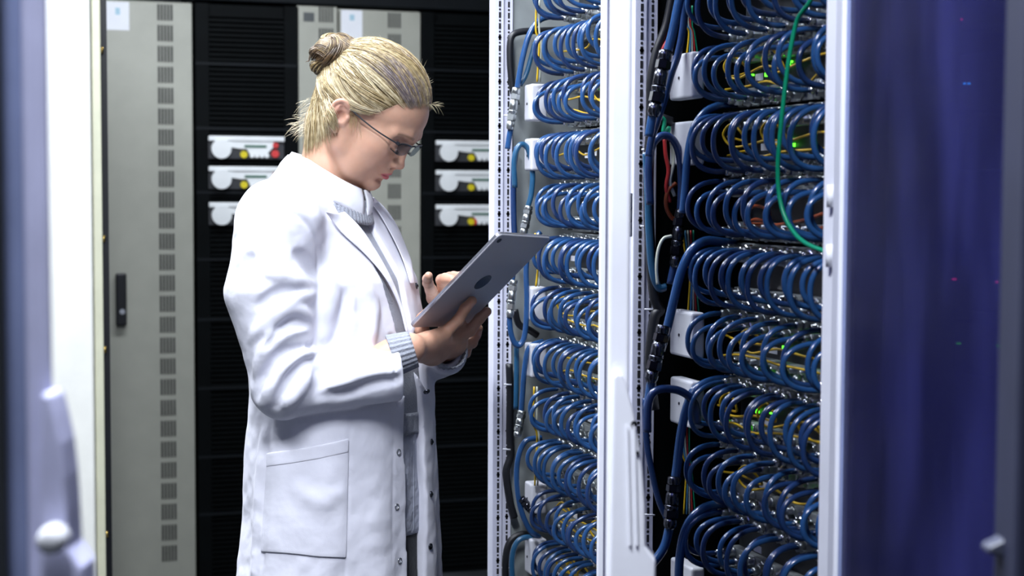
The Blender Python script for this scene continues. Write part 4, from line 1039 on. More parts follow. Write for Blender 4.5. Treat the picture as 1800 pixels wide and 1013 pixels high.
stroke([(690, 606), (694, 640), (692, 700)], .0026, .004, '-', .1)
stroke([(520, 860), (560, 880), (600, 870)], .009, .02, '+', .7)
# patches laid on the coat are found before it is cut open
def patch(rows, off, name, m, parent, th=.0022, d0=2.25, nu=16):
    """rows: list of px polylines (same length) from the inner to the outer border; off: lift per row"""
    G = []
    for row, o_ in zip(rows, off):
        sp = spline([(p[0], p[1], 0) for p in row], nu)[:, :2]; L_ = []
        for p in sp:
            q = C.surf(p[0], p[1], d0)
            if q is None: q = L_[-1] if L_ else wp(p[0], p[1], -.05)
            L_.append(q)
        L_ = np.array(L_)
        for _ in range(2): L_[1:-1] = .5*L_[1:-1]+.25*(L_[:-2]+L_[2:])
        g = np.array([C.grad(q, .01) for q in L_]); G.append(L_ + g*o_)
    G = np.array(G); nr, nc = G.shape[:2]
    F_ = [(i*nc+j, i*nc+j+1, (i+1)*nc+j+1, (i+1)*nc+j) for i in range(nr-1) for j in range(nc-1)]
    me = bpy.data.meshes.new(name); me.from_pydata([tuple(p) for p in G.reshape(-1, 3)], [], F_)
    for p in me.polygons: p.use_smooth = True
    me.materials.append(M[m]); o = bpy.data.objects.new(name, me); COL.objects.link(o); o.parent = parent
    s_ = o.modifiers.new('thick', 'SOLIDIFY'); s_.thickness = th; s_.offset = 0
    sb = o.modifiers.new('sub', 'SUBSURF'); sb.levels = 1; sb.render_levels = 1
    return o
coat_later = []
lap_rows = [[(602, 373), (632, 404), (661, 448), (685, 494), (702, 540), (711, 582)],
            [(590, 378), (622, 408), (653, 450), (681, 493), (700, 540), (710.5, 583)],
            [(576, 376), (608, 410), (645, 450), (677, 492), (699, 540), (710, 584)],
            [(567, 373), (594, 408), (636, 447), (673, 490), (697, 538), (709.5, 585)]]
FC = C.F.copy()
SN_near = [(691, 506), (701, 594), (700, 795), (697, 891), (702, 986)]; SN_far = [(731, 503), (749.5, 688), (758, 777), (757, 869), (756, 961)]
def snap_pos(px): q = C.surf(*px); return q, C.grad(q, .01)
snaps = [(snap_pos(p), 0) for p in SN_near] + [(snap_pos(p), 1) for p in SN_far]
# shell
C.F = np.maximum(C.F, -np.maximum(FB0+.018, C.F+.0056))
# cuts: neck, cuffs, hem, front opening
C.chain([H(-20, 0, -20), NB, NB+fB*.012-np.array([0, 0, .05])], [.060, .061, .058], .004, '-')
def cutcap(c, n, R=.075):
    n = nrm_(n)
    def fn(X, Y, Z):
        dx, dy, dz = X-c[0], Y-c[1], Z-c[2]
        return np.maximum(-(dx*n[0]+dy*n[1]+dz*n[2]), np.sqrt(dx*dx+dy*dy+dz*dz)-R)
    C.put(fn, c-R, c+R, .002, '-')
CE_R = wp(700, 650, -.142); CE_L = CUF_L+dL*.002
cutcap(CE_R, nrm_(dR+np.array([.0, 0, .0]))); cutcap(CE_L, dL)
OZ = np.array([.4, .83, .93, 1.05, 1.14, 1.20, 1.28, 1.36, 1.40, 1.46])
OW = np.array([.025, .0265, .0275, .0275, .021, .020, .027, .030, .050, .085])
OC = np.array([.0, .0, .0, .0, .0, .0, -.001, -.004, -.004, -.004])
def opening(X, Y, Z):
    cx = np.interp(Z, LZ, LX); p = (X-cx)*fB[0]+Y*fB[1]; q = (X-cx)*lB[0]+Y*lB[1]-np.interp(Z, OZ, OC)
    return np.maximum(np.abs(q)-np.interp(Z, OZ, OW), -p+.02)
C.put(opening, (-.1, -.25, .5), (.25, .25, 1.5), .003, '-')
coat = field_obj('lab_coat', C, 'coat', person, 3, clean=400)
coat['label'] = 'white lab coat, open at the front'
C.F = FC
patch(lap_rows, [.0045, .0075, .0065, .004], 'lapel', 'coat', coat)
far_rows = [[(642, 352), (660, 376), (684, 418), (704, 462), (716, 500)], [(646, 350), (668, 374), (692, 412), (712, 458), (720, 500)], [(652, 350), (676, 374), (694, 402), (714, 446), (723, 500)]]
patch(far_rows, [.005, .008, .006], 'lapel', 'coat', coat)
pock_rows = [[(471-12*t, 796+175*t), (520-12*t, 789+185*t), (570-9*t, 780+200*t), (613-5*t, 770+212*t)] for t in np.linspace(0, 1, 14)]
pocket = patch(pock_rows, [.0016]*14, 'pocket', 'coat', coat, .0014)
hem_rows = [[(470-1*t, 797+24*t), (520-t, 790+24*t), (570-t, 781+24*t), (612-t, 771+24*t)] for t in np.linspace(0, 1, 5)]
patch(hem_rows, [.0026]*5, 'pocket_hem', 'coat', pocket, .0012)
for (q, g), kind in snaps:
    mb = MB()
    Q = q + g*.0012
    if kind == 0:
        a = np.cross(g, [0, 0, 1.0]); a /= np.linalg.norm(a); b_ = np.cross(g, a); an = np.linspace(0, 2*np.pi, 18, endpoint=False)
        mb.tube([Q + .0044*(math.cos(t)*a+math.sin(t)*b_) for t in an], .0008, 6, closed=True)
    else:
        mb.lathe(Q-g*.001, g, [(0, .0054), (.0018, .0052), (.0024, .0040), (.0016, .0030), (.0038, .0022), (.0042, .0012)], 16)
    o = mb.mesh('snap_button', 'gun' if kind else 'chrome'); o = bpy.data.objects.new('snap_button', o); COL.objects.link(o); o.parent = coat

# ---------------- collars
def ring(name, m, parent, ct, at_, bt, cl, al, bl, tilt_t, tilt_l, phi0, phi1, roll, th=.0022, rib=0, nv=7, nphi=72, point=0.0, rollz=.010):
    """band round the neck: top ring (centre ct, radii at_, bt), lower ring (cl, al, bl); tilt lowers the front"""
    V = []; ph = np.linspace(phi0, phi1, nphi)
    for j in range(nv):
        v = j/(nv-1); c_ = ct*(1-v)+cl*v; a_ = at_*(1-v)+al*v + roll*math.sin(math.pi*v); b_ = bt*(1-v)+bl*v + roll*math.sin(math.pi*v); t_ = tilt_t*(1-v)+tilt_l*v
        for p in ph:
            ed = max(0.0, 1-min(abs(p-phi0), abs(phi1-p))/.55)
            r_ = 1 + (rib*math.cos(p*64) if rib else 0)
            P = c_ + fB*(a_*r_*math.cos(p)) + lB*(b_*r_*math.sin(p)) + np.array([0, 0, -t_*math.cos(p)*(1.45 if math.cos(p) > 0 else .85) - point*ed*v - rollz*(1-.6*v)*math.sin(p)])
            V.append(tuple(P))
    F_ = [(j*nphi+i, j*nphi+i+1, (j+1)*nphi+i+1, (j+1)*nphi+i) for j in range(nv-1) for i in range(nphi-1)]
    me = bpy.data.meshes.new(name); me.from_pydata(V, [], F_)
    for p in me.polygons: p.use_smooth = True
    me.materials.append(M[m]); o = bpy.data.objects.new(name, me); COL.objects.link(o); o.parent = parent
    s_ = o.modifiers.new('thick', 'SOLIDIFY'); s_.thickness = th; s_.offset = 1
    return o
ctop = wp(581, 293, .0); clow = wp(571, 328, .0)
D = math.radians
shirt = ring('shirt', 'shirt', person, ctop, .064, .060, clow+fB*.006, .072, .070, .0255, .030, D(3), D(355), .004, .003, point=.010)
shirt['label'] = 'white shirt with collar'
ring('collar', 'coat', coat, ctop-fB*.004-np.array([0, 0, .002]), .066, .064, clow-fB*.004-np.array([0, 0, .008]), .073, .078, .022, .030, D(38), D(322), .006, .003)

# ---------------- knitted sweater, shirt tail, trousers, shoes
S = Field(axis((-.24, .24, .005)), axis((-.24, .24, .005)), axis((.95, 1.50, .005)))
S.put(torso(.0095, 1.47), (-.25, -.25, .9), (.25, .25, 1.46), .01)
zh = float(wp(725, 765, -.06)[2])
S.half((0, 0, zh), (0, 0, -1)); S.half((0, 0, 1.425), (0, 0, 1))
sweater = field_obj('sweater', S, 'knit', person, 2); sweater['label'] = 'grey knitted sweater'
nb = ring('neckband', 'knit', sweater, clow+fB*.012+np.array([0, 0, .008]), .060, .060, clow+fB*.012-np.array([0, 0, .030]), .070, .070, .020, .022, D(-179), D(179), .001, .003, rib=.007, nphi=340)
hem = ring('hem_band', 'knit', sweater, np.array([.003, 0, zh+.035]), .1285, .192, np.array([.003, 0, zh]), .1285, .192, 0, 0, D(-34), D(40), .0, .002, rib=.004, nphi=90)
def cuff(c0, c1, r0, r1, parent):
    a = nrm_(c1-c0); u = nrm_(np.cross(a, [0, 0, 1.0])); v_ = np.cross(a, u); V = []; n = 144
    for j in range(8):
        t = j/7; r_ = r0*(1-t)+r1*t
        for i in range(n):
            p = i*2*math.pi/n; rr = r_*(1+.028*math.cos(p*24))
            V.append(tuple(c0+(c1-c0)*t + (u*math.cos(p)*.98+v_*math.sin(p)*1.02)*rr))
    F_ = [(j*n+i, j*n+(i+1) % n, (j+1)*n+(i+1) % n, (j+1)*n+i) for j in range(7) for i in range(n)]
    me = bpy.data.meshes.new('cuff'); me.from_pydata(V, [], F_)
    for p in me.polygons: p.use_smooth = True
    me.materials.append(M['knit']); o = bpy.data.objects.new('cuff', me); COL.objects.link(o); o.parent = parent
    o.modifiers.new('thick', 'SOLIDIFY').thickness = .002
cuff(wp(688, 626, -.141), wp(727, 614, -.136), .0325, .0280, sweater)
cuff(CUF_L-dL*.01, CUF_L+dL*.022, .031, .029, sweater)
S = Field(axis((-.24, .24, .005)), axis((-.26, .26, .005)), axis((.78, 1.12, .005)))
S.put(torso(.0125), (-.25, -.26, .7), (.25, .26, 1.12), .01)
zs_ = float(wp(725, 945, -.06)[2]); S.half((0, 0, zs_), (0, 0, -1)); S.half((0, 0, zh+.05), (0, 0, 1))
Pm = np.argwhere(np.abs(S.F) < .03); Pp = np.stack([S.g[i][Pm[:, i]] for i in range(3)], 1).astype(float)
S.F[tuple(Pm.T)] += (.0022*vnoise(Pp, 22, 4)+.002*vnoise(Pp, 45, 6)).astype(np.float32)
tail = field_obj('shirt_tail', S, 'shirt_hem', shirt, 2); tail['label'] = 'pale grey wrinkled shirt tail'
pl = MB()
for i in range(1):
    P_ = [S.surf(727, y) for y in range(775, 944, 8)]
    P_ = [p for p in P_ if p is not None]
    if len(P_) > 3: pl.tube([p for p in P_], .0012, 5)
if pl.v:
    o = bpy.data.objects.new('placket_seam', pl.mesh('placket_seam', 'shirt_hem')); COL.objects.link(o); o.parent = shirt
S = Field(axis((-.26, .26, .008)), axis((-.26, .26, .008)), axis((-.03, 1.04, .008)))
S.put(torso(.016), (-.25, -.25, .80), (.25, .25, 1.0), .03)
for hp_ in (HP_R, HP_L):
    S.chain([hp_, [hp_[0]+.01, hp_[1], .50], [hp_[0]-.01, hp_[1], .01]], [.105, .075, .062], .02)
S.half((0, 0, .99), (0, 0, 1)); S.half((0, 0, -.01), (0, 0, -1))
field_obj('trousers', S, 'trouser', person, 2)['label'] = 'dark trousers'
for hp_ in (HP_R, HP_L):
    an = np.array([hp_[0]-.01, hp_[1], Z0])
    S = Field(axis((an[0]-.12, an[0]+.26, .006)), axis((an[1]-.16, an[1]+.12, .006)), axis((Z0-.012, Z0+.16, .006)))
    S.chain([an+fB*-.03+np.array([0, 0, .04]), an+fB*.06+np.array([0, 0, .045]), an+fB*.15+np.array([0, 0, .034])], [.046, .048, .044], .02)
    S.cap(an+np.array([0, 0, .05]), an+np.array([0, 0, .09]), .048, .05, .02)
    S.half((0, 0, Z0+.001), (0, 0, -1))
    field_obj('shoe', S, 'shoe', person, 1)

# ---------------- hair: cap, strands drawn back to a bun
def hair_mat(name, c0, c1):
    m = bpy.data.materials.new(name); m.use_nodes = True; nt = m.node_tree; b = nt.nodes['Principled BSDF']
    tc = nt.nodes.new('ShaderNodeTexCoord'); n = nt.nodes.new('ShaderNodeTexNoise'); n.inputs['Scale'].default_value = 120; n.inputs['Detail'].default_value = 4
    r = nt.nodes.new('ShaderNodeValToRGB'); r.color_ramp.elements[0].color = (*c0, 1); r.color_ramp.elements[1].color = (*c1, 1)
    r.color_ramp.elements[0].position = .35; r.color_ramp.elements[1].position = .65
    nt.links.new(tc.outputs['Object'], n.inputs['Vector']); nt.links.new(n.outputs['Fac'], r.inputs['Fac']); nt.links.new(r.outputs['Color'], b.inputs['Base Color'])
    b.inputs['Roughness'].default_value = .36; b.inputs['Specular IOR Level'].default_value = .6
    return m
M['hair_base'] = hair_mat('dark_blond_hair', (.14, .092, .035), (.25, .17, .072))
M['hair_gold'] = hair_mat('golden_blond_hair', (.33, .245, .115), (.52, .41, .215))
M['hair_pale'] = hair_mat('pale_blond_hair', (.52, .43, .26), (.72, .63, .43))
M['hair_root_sheen'] = hair_mat('lavender_sheen_root_hair', (.13, .105, .115), (.23, .19, .20))  # darker roots, with the lavender reflection of the light put into their colour
M['hair_brown'] = hair_mat('brown_blond_hair', (.055, .032, .014), (.13, .078, .036))
HLx = np.array([-110, -90, -60, -45, -34, -28, -20, -6, 6, 11, 26, 45, 61, 73, 88, 100])
HLz = np.array([-56, -58, -58, -52, -36, 2, 26, 24, 17, 14, 20, 33, 50, 64, 78, 90])
ER = np.array([97.5, 77.0, 88.0]); EC = np.array([3.0, 0, 45.0])
hx_ = HO + HM @ (np.array([0, 0, 40])*.001)
A = Field(axis((hx_[0]-.14, hx_[0]+.14, .0022)), axis((hx_[1]-.11, hx_[1]+.11, .0022)), axis((hx_[2]-.14, hx_[2]+.14, .0022)))
def cap_fn(X, Y, Z):
    d = [X-HO[0], Y-HO[1], Z-HO[2]]
    q = [(d[0]*HM[0, i]+d[1]*HM[1, i]+d[2]*HM[2, i])*1000 for i in range(3)]
    r = ER-3.0; u = [q[i]-EC[i] for i in range(3)]
    k0 = np.sqrt(sum((u[i]/r[i])**2 for i in range(3))); k1 = np.sqrt(sum((u[i]/r[i]**2)**2 for i in range(3)))
    de = k0*(k0-1)/np.maximum(k1, 1e-6)
    s_ = (np.interp(q[0], HLx, HLz)-q[2])*.8
    h = np.maximum(14-np.abs(de-s_), 0)/14
    return ((np.maximum(de, s_)+h*h*14*.25)*.001).astype(np.float32)
A.put(cap_fn, hx_-.14, hx_+.14, .001)
hair = field_obj('hair', A, 'hair_base', person, 2); hair['label'] = 'blond hair drawn back into a bun'
def on_head(px, py, y):
    a_ = loc_(at(px, py, 2.0)); d_ = loc_(at(px, py, 3.2))-a_; t_ = ((H(0, y, 0)-a_) @ hL)/(d_ @ hL); return toH(a_+d_*t_)
BUN = on_head(587, 99, -20); BA = nrm_([-.62, -.50, .50])        # bun centre and axis in head space
def hsurf(u):
    u = u/np.linalg.norm(u, axis=-1, keepdims=True)
    return EC + u/np.sqrt(((u/ER)**2).sum(-1, keepdims=True))
def strand(start, lift, sag, rnd, n=15, end=None, w=0.0):
    s0 = np.asarray(start, float)-EC; b0 = (BUN+np.array([rnd.uniform(4, 22), rnd.uniform(-20, 20), rnd.uniform(-16, 20)]) if end is None else np.asarray(end))-EC
    u0, u1 = nrm_(s0), nrm_(b0); om = math.acos(np.clip(u0 @ u1, -1, 1)); t = np.linspace(0, 1, n)[:, None]
    U = (np.sin((1-t)*om)*u0+np.sin(t*om)*u1)/math.sin(om)
    U = U + np.array([0, 0, -1.0])*sag*np.sin(np.pi*np.minimum(1, t*1.15)) + np.array([0, 1.0, 0])*w*np.sin(np.pi*t)*rnd.uniform(-1, 1)
    P = hsurf(U)
    nr = (P-EC)/ER**2; nr /= np.linalg.norm(nr, axis=1)[:, None]
    prof = lift*np.sin(np.pi*np.clip(t, 0, 1))**1.0 - .8*(1-t)**6 + .2
    return P + nr*prof
def tubes(name, m, paths, radii, parent, n=4):
    mb = MB()
    for p, r in zip(paths, radii):
        k = len(p); tt = np.linspace(0, 1, k); rr = r*np.minimum(1, .18+3*np.minimum(tt, 1-tt))
        P = np.array([H(*q) for q in p]); mb.tube(P, rr, n, caps=False)
    o = bpy.data.objects.new(name, mb.mesh(name, m)); COL.objects.link(o); o.parent = parent; o['kind'] = 'stuff'; return o
rnd = random.Random(5)
groups = {'hair_gold': [], 'hair_pale': [], 'hair_root_sheen': [], 'hair_base': []}
def hl(x): return float(np.interp(x, HLx, HLz))
for i in range(330):
    r_ = rnd.random(); side = -1 if rnd.random() < .64 else 1
    if r_ < .27:                                   # front hairline
        y = rnd.uniform(-54, 52); x = 90-(abs(y)/52)**2*22; z = hl(x)+rnd.uniform(0, 6)
        lift, sag = rnd.uniform(1.5, 6.5), rnd.uniform(-.03, .05)
    elif r_ < .56:                                 # temples down to the ear
        x = rnd.uniform(-4, 74); z = hl(x)+rnd.uniform(0, 9); y = side*77
        lift, sag = rnd.uniform(.5, 5.5), rnd.uniform(.04, .24)
    elif r_ < .68:                                 # behind the ear
        x = rnd.uniform(-50, -14); z = rnd.uniform(-40, 26); y = side*70; lift, sag = rnd.uniform(.5, 3.5), rnd.uniform(-.03, .03)
    else:                                          # anywhere over the crown
        x = rnd.uniform(-40, 84); y = rnd.uniform(-60, 60)
        u = nrm_(np.array([x/97., y/77., 1.15-(x/130.)**2-(y/90.)**2])); x, y, z = (EC+u*90); lift, sag = rnd.uniform(2, 6), rnd.uniform(-.01, .07)
    c0_ = rnd.random(); e0 = BUN+np.array([rnd.uniform(2, 20), rnd.uniform(-14, 22), rnd.uniform(-18, 18)]); w_ = rnd.uniform(-.03, .03)
    for q in range(13):
        s0 = np.array([x, y, z])+np.array([rnd.gauss(0, 2.6), rnd.gauss(0, 2.6), rnd.gauss(0, 2.0)])
        if not -46 < s0[0] < 92: s0[0] = x
        p = strand(s0, max(.3, lift+rnd.gauss(0, .7)), sag+rnd.gauss(0, .008), rnd, end=e0+np.array([rnd.gauss(0, 2), rnd.gauss(0, 2), rnd.gauss(0, 2)]), w=w_)
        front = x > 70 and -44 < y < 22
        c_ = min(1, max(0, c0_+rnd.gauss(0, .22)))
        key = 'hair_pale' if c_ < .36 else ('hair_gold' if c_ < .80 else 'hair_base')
        if front and c0_ < .6 and rnd.random() < .75: p = p[:8]; key = 'hair_root_sheen'
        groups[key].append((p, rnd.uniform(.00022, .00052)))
for i in range(420):                                # nape hair drawn up along the neck
    y = rnd.uniform(-46, 40); f_ = 1-abs(y)/52; s0 = np.array([-38-34*f_+rnd.uniform(-3, 5), y*.95, rnd.uniform(-62, -30)]); e0 = BUN+np.array([rnd.uniform(4, 20), rnd.uniform(-14, 14), rnd.uniform(-22, 4)])
    c0_ = np.array([-86-rnd.uniform(0, 10)*f_, y*.85, rnd.uniform(-10, 14)]); c0_[0] = c0_[0]*(.72+.28*f_); t = np.linspace(0, 1, 14)[:, None]
    p = s0*(1-t)**2+2*c0_*t*(1-t)+e0*t*t; c_ = rnd.random()
    groups['hair_pale' if c_ < .3 else ('hair_gold' if c_ < .75 else 'hair_base')].append((p, rnd.uniform(.0003, .0007)))
NPX = [(594, 222), (589, 236), (578, 247), (566, 254), (553, 262), (542, 270), (536, 274)]
for i in range(620):                                # nape hair on the near side, from the hairline up to the bun
    f_ = rnd.random()*(len(NPX)-1); j_ = int(f_); a_ = np.array(NPX[j_])*(1-f_+j_)+np.array(NPX[j_+1])*(f_-j_) + np.array([rnd.gauss(0, 2), rnd.gauss(0, 8)-6])
    e_ = np.array([560+rnd.uniform(0, 26), 128+rnd.uniform(-6, 8)]); m_ = np.array([546+34*(1-f_/6.)+rnd.uniform(-4, 4), 186+rnd.uniform(-10, 10)])
    lf_ = rnd.uniform(.003, .0085); P = []; last = None
    for k in np.linspace(0, 1, 13):
        x_ = a_*(1-k)**2+2*m_*k*(1-k)+e_*k*k; h_ = B.surf(x_[0], x_[1])
        if h_ is None: h_ = wp(x_[0], x_[1], -.02 if last is None else last); g_ = np.zeros(3)
        else: last = h_[1]; g_ = B.grad(h_)
        P.append(toH(h_+g_*(.0008+lf_*math.sin(math.pi*min(1, k*.8+.03)))))
    P = np.array(P); P[1:-1] = .5*P[1:-1]+.25*(P[:-2]+P[2:]); P[1:-1] = .5*P[1:-1]+.25*(P[:-2]+P[2:])
    c_ = rnd.random(); groups['hair_pale' if c_ < .35 else ('hair_gold' if c_ < .75 else 'hair_base')].append((P, rnd.uniform(.00022, .0005)))
    if i % 3 == 0: groups['hair_gold'].append((P*np.array([1, -1, 1]), .0005))
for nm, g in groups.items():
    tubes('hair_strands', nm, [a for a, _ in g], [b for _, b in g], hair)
# loose hairs
P_, R_ = [], []
for i in range(150):
    u = nrm_([rnd.uniform(-1, .7), rnd.uniform(-.7, .7), rnd.uniform(.3, 1)]); s0 = hsurf(u); d = nrm_(u+np.array([rnd.uniform(-.8, .3), rnd.uniform(-.5, .5), rnd.uniform(-.6, .6)])); L_ = rnd.uniform(5, 20)
    t = np.linspace(0, 1, 6)[:, None]; P_.append(s0 + (d*t + np.array([-.6, 0, -.5])*t*t*rnd.uniform(-.3, .9))*L_); R_.append(rnd.uniform(.00010, .0002))
for i in range(280):
    y = rnd.uniform(-46, 46); s0 = np.array([-50-rnd.uniform(0, 36), y*.8, rnd.uniform(-62, 0)]); d = nrm_([rnd.uniform(-1, -.1), rnd.uniform(-.4, .4), rnd.uniform(-1.1, -.1)]); L_ = rnd.uniform(8, 34)
    t = np.linspace(0, 1, 7)[:, None]; P_.append(s0 + (d*t + np.array([.3, 0, -.6])*t*t*rnd.uniform(-.2, .9))*L_); R_.append(rnd.uniform(.00014, .0003))
for i in range(26):
    s0 = np.array([90, rnd.uniform(-20, 40), 84]); d = nrm_([rnd.uniform(.2, 1), rnd.uniform(-.3, .5), rnd.uniform(-.5, .6)]); L_ = rnd.uniform(8, 20)
    t = np.linspace(0, 1, 6)[:, None]; P_.append(s0 + (d*t + np.array([0, .2, -.5])*t*t*rnd.uniform(0, .9))*L_); R_.append(rnd.uniform(.0001, .0002))
tubes('loose_hairs', 'hair_pale', P_, R_, hair, 3)
# wisps in front of the ear
P_ = []; R_ = []
for i in range(40):
    s0 = np.array([rnd.uniform(4, 26), -72+rnd.uniform(0, 2), rnd.uniform(12, 18)]); L_ = rnd.uniform(10, 34); t = np.linspace(0, 1, 7)[:, None]
    p = s0 + np.array([rnd.uniform(-.1, .5), .12, -1])*t*L_ + np.array([.5, 0, .2])*t*t*L_*rnd.uniform(0, .6)
    P_.append(p); R_.append(rnd.uniform(.00012, .00028))
tubes('loose_hairs', 'hair_gold', P_, R_, hair, 3)
# bun
bu = nrm_(np.cross(BA, [0, 0, 1.0])); bv = np.cross(BA, bu)
A = Field(axis((hx_[0]-.20, hx_[0]+.06, .0022)), axis((hx_[1]-.12, hx_[1]+.07, .0022)), axis((hx_[2]-.03, hx_[2]+.16, .0022)))
bm_ = HM @ np.stack([bu, bv, BA], 1)
A.ell(H(*BUN), np.array([35.5, 34.5, 30])*.001, .001, '+', bm_)
bun = field_obj('bun', A, 'hair_brown', hair, 1); bun['label'] = 'twisted brown blond bun'
bs = {'hair_brown': [], 'hair_gold': [], 'hair_base': []}
for ro in range(11):                                # twisted locks coiled from the rim up to the middle of the bun
    a0 = ro*2.4+rnd.uniform(-.3, .3); span = rnd.uniform(1.5, 2.6); n_ = 30; t = np.linspace(0, 1, n_); l0 = -.45+1.25*(ro/10.); tone = rnd.random()
    for q in range(44):
        ph = rnd.uniform(0, 2*math.pi); rr0 = 9.0*math.sqrt(rnd.uniform(.45, 1)); P = []
        for k in t:
            a = a0+span*k; lv = min(.97, l0+.25*k); R_ = 31*math.sqrt(max(.03, 1-lv*lv)); hz = 26*lv
            er = bu*math.cos(a)+bv*math.sin(a); up_ = nrm_(er*.9*math.sqrt(1-lv*lv)+BA*lv); sd = nrm_(np.cross(up_, -bu*math.sin(a)+bv*math.cos(a)))
            tw = ph+k*4.5; P.append(BUN + er*R_ + BA*hz + (up_*math.cos(tw)*.8+sd*math.sin(tw))*rr0*(1-.45*abs(2*k-1)**2))
        c2 = min(1, max(0, tone+rnd.gauss(0, .25))); bs['hair_brown' if c2 < .45 else ('hair_base' if c2 < .75 else 'hair_gold')].append((np.array(P), rnd.uniform(.0004, .0008)))
for q in range(190):                                # the last lock laid across the top
    d_ = rnd.gauss(0, .30); P = []; dz = rnd.uniform(.2, 1)
    for k in np.linspace(-1.35, 1.35, 20):
        o_ = d_+.35*math.sin(k*1.2); er = bu*math.sin(k)+bv*o_; P.append(BUN + er*33.5 + BA*28.5*max(-.3, math.cos(k)*math.sqrt(max(.05, 1-o_*o_))) + BA*dz)
    c2 = min(1, max(0, .45+rnd.gauss(0, .25))); bs['hair_brown' if c2 < .45 else ('hair_base' if c2 < .75 else 'hair_gold')].append((np.array(P), rnd.uniform(.0004, .0008)))
for nm, g in bs.items(): tubes('bun_strands', nm, [(a-BUN)*1.14+BUN for a, _ in g], [b for _, b in g], hair)

# ---------------- glasses
M['lens'] = bpy.data.materials.new('spectacle_lens'); M['lens'].use_nodes = True
nt = M['lens'].node_tree; out = nt.nodes['Material Output']; nt.nodes.remove(nt.nodes['Principled BSDF'])
tr = nt.nodes.new('ShaderNodeBsdfTransparent'); tr.inputs[0].default_value = (.62, .66, .72, 1); gl = nt.nodes.new('ShaderNodeBsdfGlossy'); gl.inputs['Roughness'].default_value = .03
mx = nt.nodes.new('ShaderNodeMixShader'); mx.inputs[0].default_value = .07
nt.links.new(tr.outputs[0], mx.inputs[1]); nt.links.new(gl.outputs[0], mx.inputs[2]); nt.links.new(mx.outputs[0], out.inputs['Surface'])
GX, GZ = 100.0, 3.0
def lensxy(s, uu, vv): return np.array([GX-abs(uu)*0-(abs(31*s+uu)-8)*.12-vv*-.18, 31*s+uu, GZ+vv])
gl_o = None
outline = [(-22, 8), (-12, 9.5), (4, 10), (18, 9), (22.5, 6), (22, -2), (17, -9), (6, -11), (-8, -11), (-18, -8), (-22, 0)]
mb = MB()
for s in (-1, 1):
    top = [lensxy(s, u*s, v) for u, v in outline[:5]]
    mb.tube(np.array([H(*p) for p in spline(top, 5)]), .0014, 8)
mb.tube(np.array([H(*p) for p in spline([lensxy(-1, 22, 8), (GX+3, -4, GZ+10), (GX+3, 4, GZ+10), lensxy(1, -22, 8)], 6)]), .0014, 8)
glasses = bpy.data.objects.new('glasses', mb.mesh('glasses', 'black')); COL.objects.link(glasses); glasses.parent = person
glasses['label'] = 'thin dark half rim glasses'
for s in (-1, 1):
    sp = spline([lensxy(s, u*s, v) for u, v in outline]+[lensxy(s, outline[0][0]*s, outline[0][1])], 4)[:-1]
    mb = MB(); P = [H(*p) for p in sp]; mb.prism(P, hF*.0016)
    o = bpy.data.objects.new('lens', mb.mesh('lens', 'lens')); COL.objects.link(o); o.parent = glasses
    mb = MB(); e0 = lensxy(s, 22*s, 7)
    mb.tube(np.array([H(*p) for p in spline([e0, (e0[0]-5, e0[1]+4.5*s, e0[2]+.4), (60, 66.5*s, 11.5), (30, 71.5*s, 15), (4, 75*s, 20), (-8, 76*s, 23), (-18, 75*s, 14)], 8)]), .0013, 8)
    mb.box((-.002, -.002, -.0025), (.003, .002, .0025), 0, (hF, hL, hU), H(e0[0]-3, e0[1]+3*s, e0[2]+1))
    o = bpy.data.objects.new('temple_arm', mb.mesh('temple_arm', 'black')); COL.objects.link(o); o.parent = glasses
for s in (-1, 1):
    lash = MB()
    rim = spline([(82.5, 17*s, -4), (86.5, 24*s, -6), (87.5, 30*s, -7), (85.5, 37*s, -6.2), (80.5, 43*s, -4)], 8)
    lash.tube(np.array([H(*q) for q in rim]), .0007, 6)
    for q in rim[2::1]:
        d_ = nrm_([1.0, (q[1]-30*s)*.03, -.35+rnd.uniform(-.15, .15)]); L_ = rnd.uniform(5, 8)
        lash.tube(np.array([H(*(q+d_*L_*k+np.array([0, 0, 1.0])*k*k*2.2)) for k in (0, .33, .66, 1)]), np.array([.0003, .00026, .0002, .0001]), 4)
    o = bpy.data.objects.new('eyelashes', lash.mesh('eyelashes', 'black')); COL.objects.link(o); o.parent = person

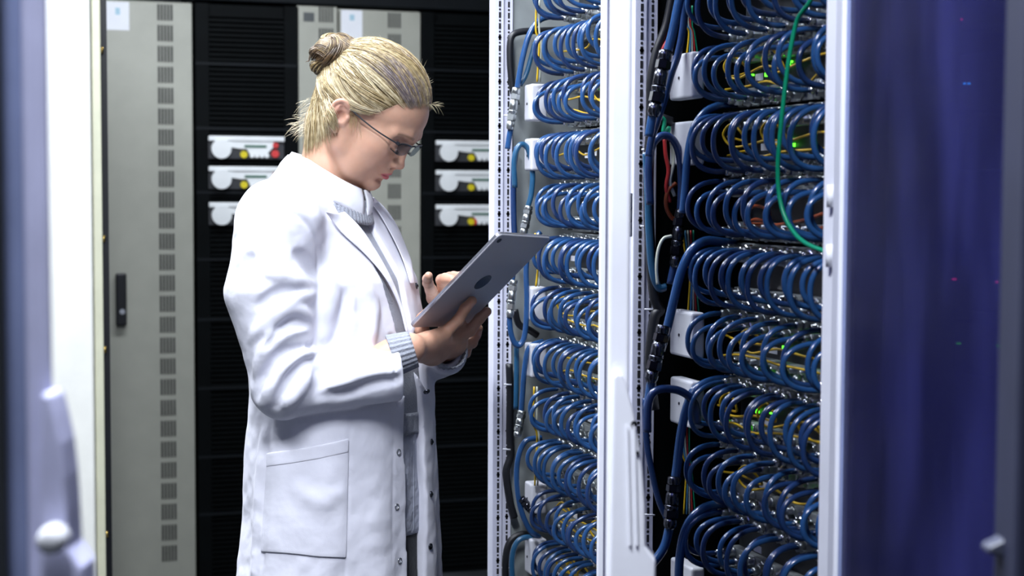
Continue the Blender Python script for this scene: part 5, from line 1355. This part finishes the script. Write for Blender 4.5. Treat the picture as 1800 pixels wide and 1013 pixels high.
# ---------------- tablet in her hands
M['alu'] = mat('space_grey_aluminium', (.50, .50, .55), .45, .25, noise=.01)
M['alu_edge'] = mat('bright_aluminium_edge', (.55, .55, .60), .25, .9, noise=.01)
M['tab_mark'] = mat('dark_polished_mark', (.055, .058, .068), .2, .5, noise=.01)
M['screen'] = mat('lit_screen', (.3, .34, .4), .1, emit=(.75, .85, 1.0), estr=.9)
tabo = bpy.data.objects.new('tablet', None); COL.objects.link(tabo); tabo.location = tuple(wld(T_BL)); tabo.rotation_euler = (0, 0, person_rz)
tag(tabo, 'grey metal tablet with dark oval on its back, held up by the woman', 'tablet')
def TP(u, v, w_): return T_BL + tU*u + tV*v + tN*w_ - T_BL
def rrect(L0, L1, W0, W1, r, n=6):
    P = []
    for (cx, cy, a0) in ((L1-r, W1-r, 0), (L0+r, W1-r, 90), (L0+r, W0+r, 180), (L1-r, W0+r, 270)):
        for k in range(n+1):
            a = math.radians(a0+90*k/n); P.append((cx+r*math.cos(a), cy+r*math.sin(a)))
    return P
def tpart(name, m, pts, w0, w1, parent, inset=0.0, bev=0.0):
    mb = MB(); mb.prism([TP(u, v, w0) for u, v in pts], tN*(w1-w0)); o = bpy.data.objects.new(name, mb.mesh(name, m)); COL.objects.link(o); o.parent = parent
    if bev:
        b = o.modifiers.new('bevel', 'BEVEL'); b.width = bev; b.segments = 3; b.limit_method = 'ANGLE'; b.angle_limit = 1.0
    return o
tpart('back_shell', 'alu', rrect(0, TH_, 0, TW_, .009), 0.0002, .0065, tabo, bev=.0022)
tpart('edge_rim', 'alu_edge', rrect(-.0003, TH_+.0003, -.0003, TW_+.0003, .009), .0028, .0064, tabo)
tpart('screen', 'screen', rrect(.012, TH_-.012, .008, TW_-.008, .004), .0065, .0068, tabo)
oval = lambda cu, cv, ru, rv: [(cu+ru*math.cos(a), cv+rv*math.sin(a)) for a in np.linspace(0, 2*math.pi, 28, endpoint=False)]
tpart('emblem', 'tab_mark', oval(TH_*.505, TW_*.5, .0165, .0165), -.0003, .0003, tabo)
tpart('camera_lens', 'tab_mark', oval(TH_-.0125, .0125, .0045, .0045), -.0008, .0003, tabo)
for k in range(4):
    mb = MB(); c_ = TP(TH_-.030-k*.012, -.0004, .0045); mb.disc(c_, tV, .0011, .0004, 10)
    o = bpy.data.objects.new('side_button', mb.mesh('side_button', 'chrome')); COL.objects.link(o); o.parent = tabo
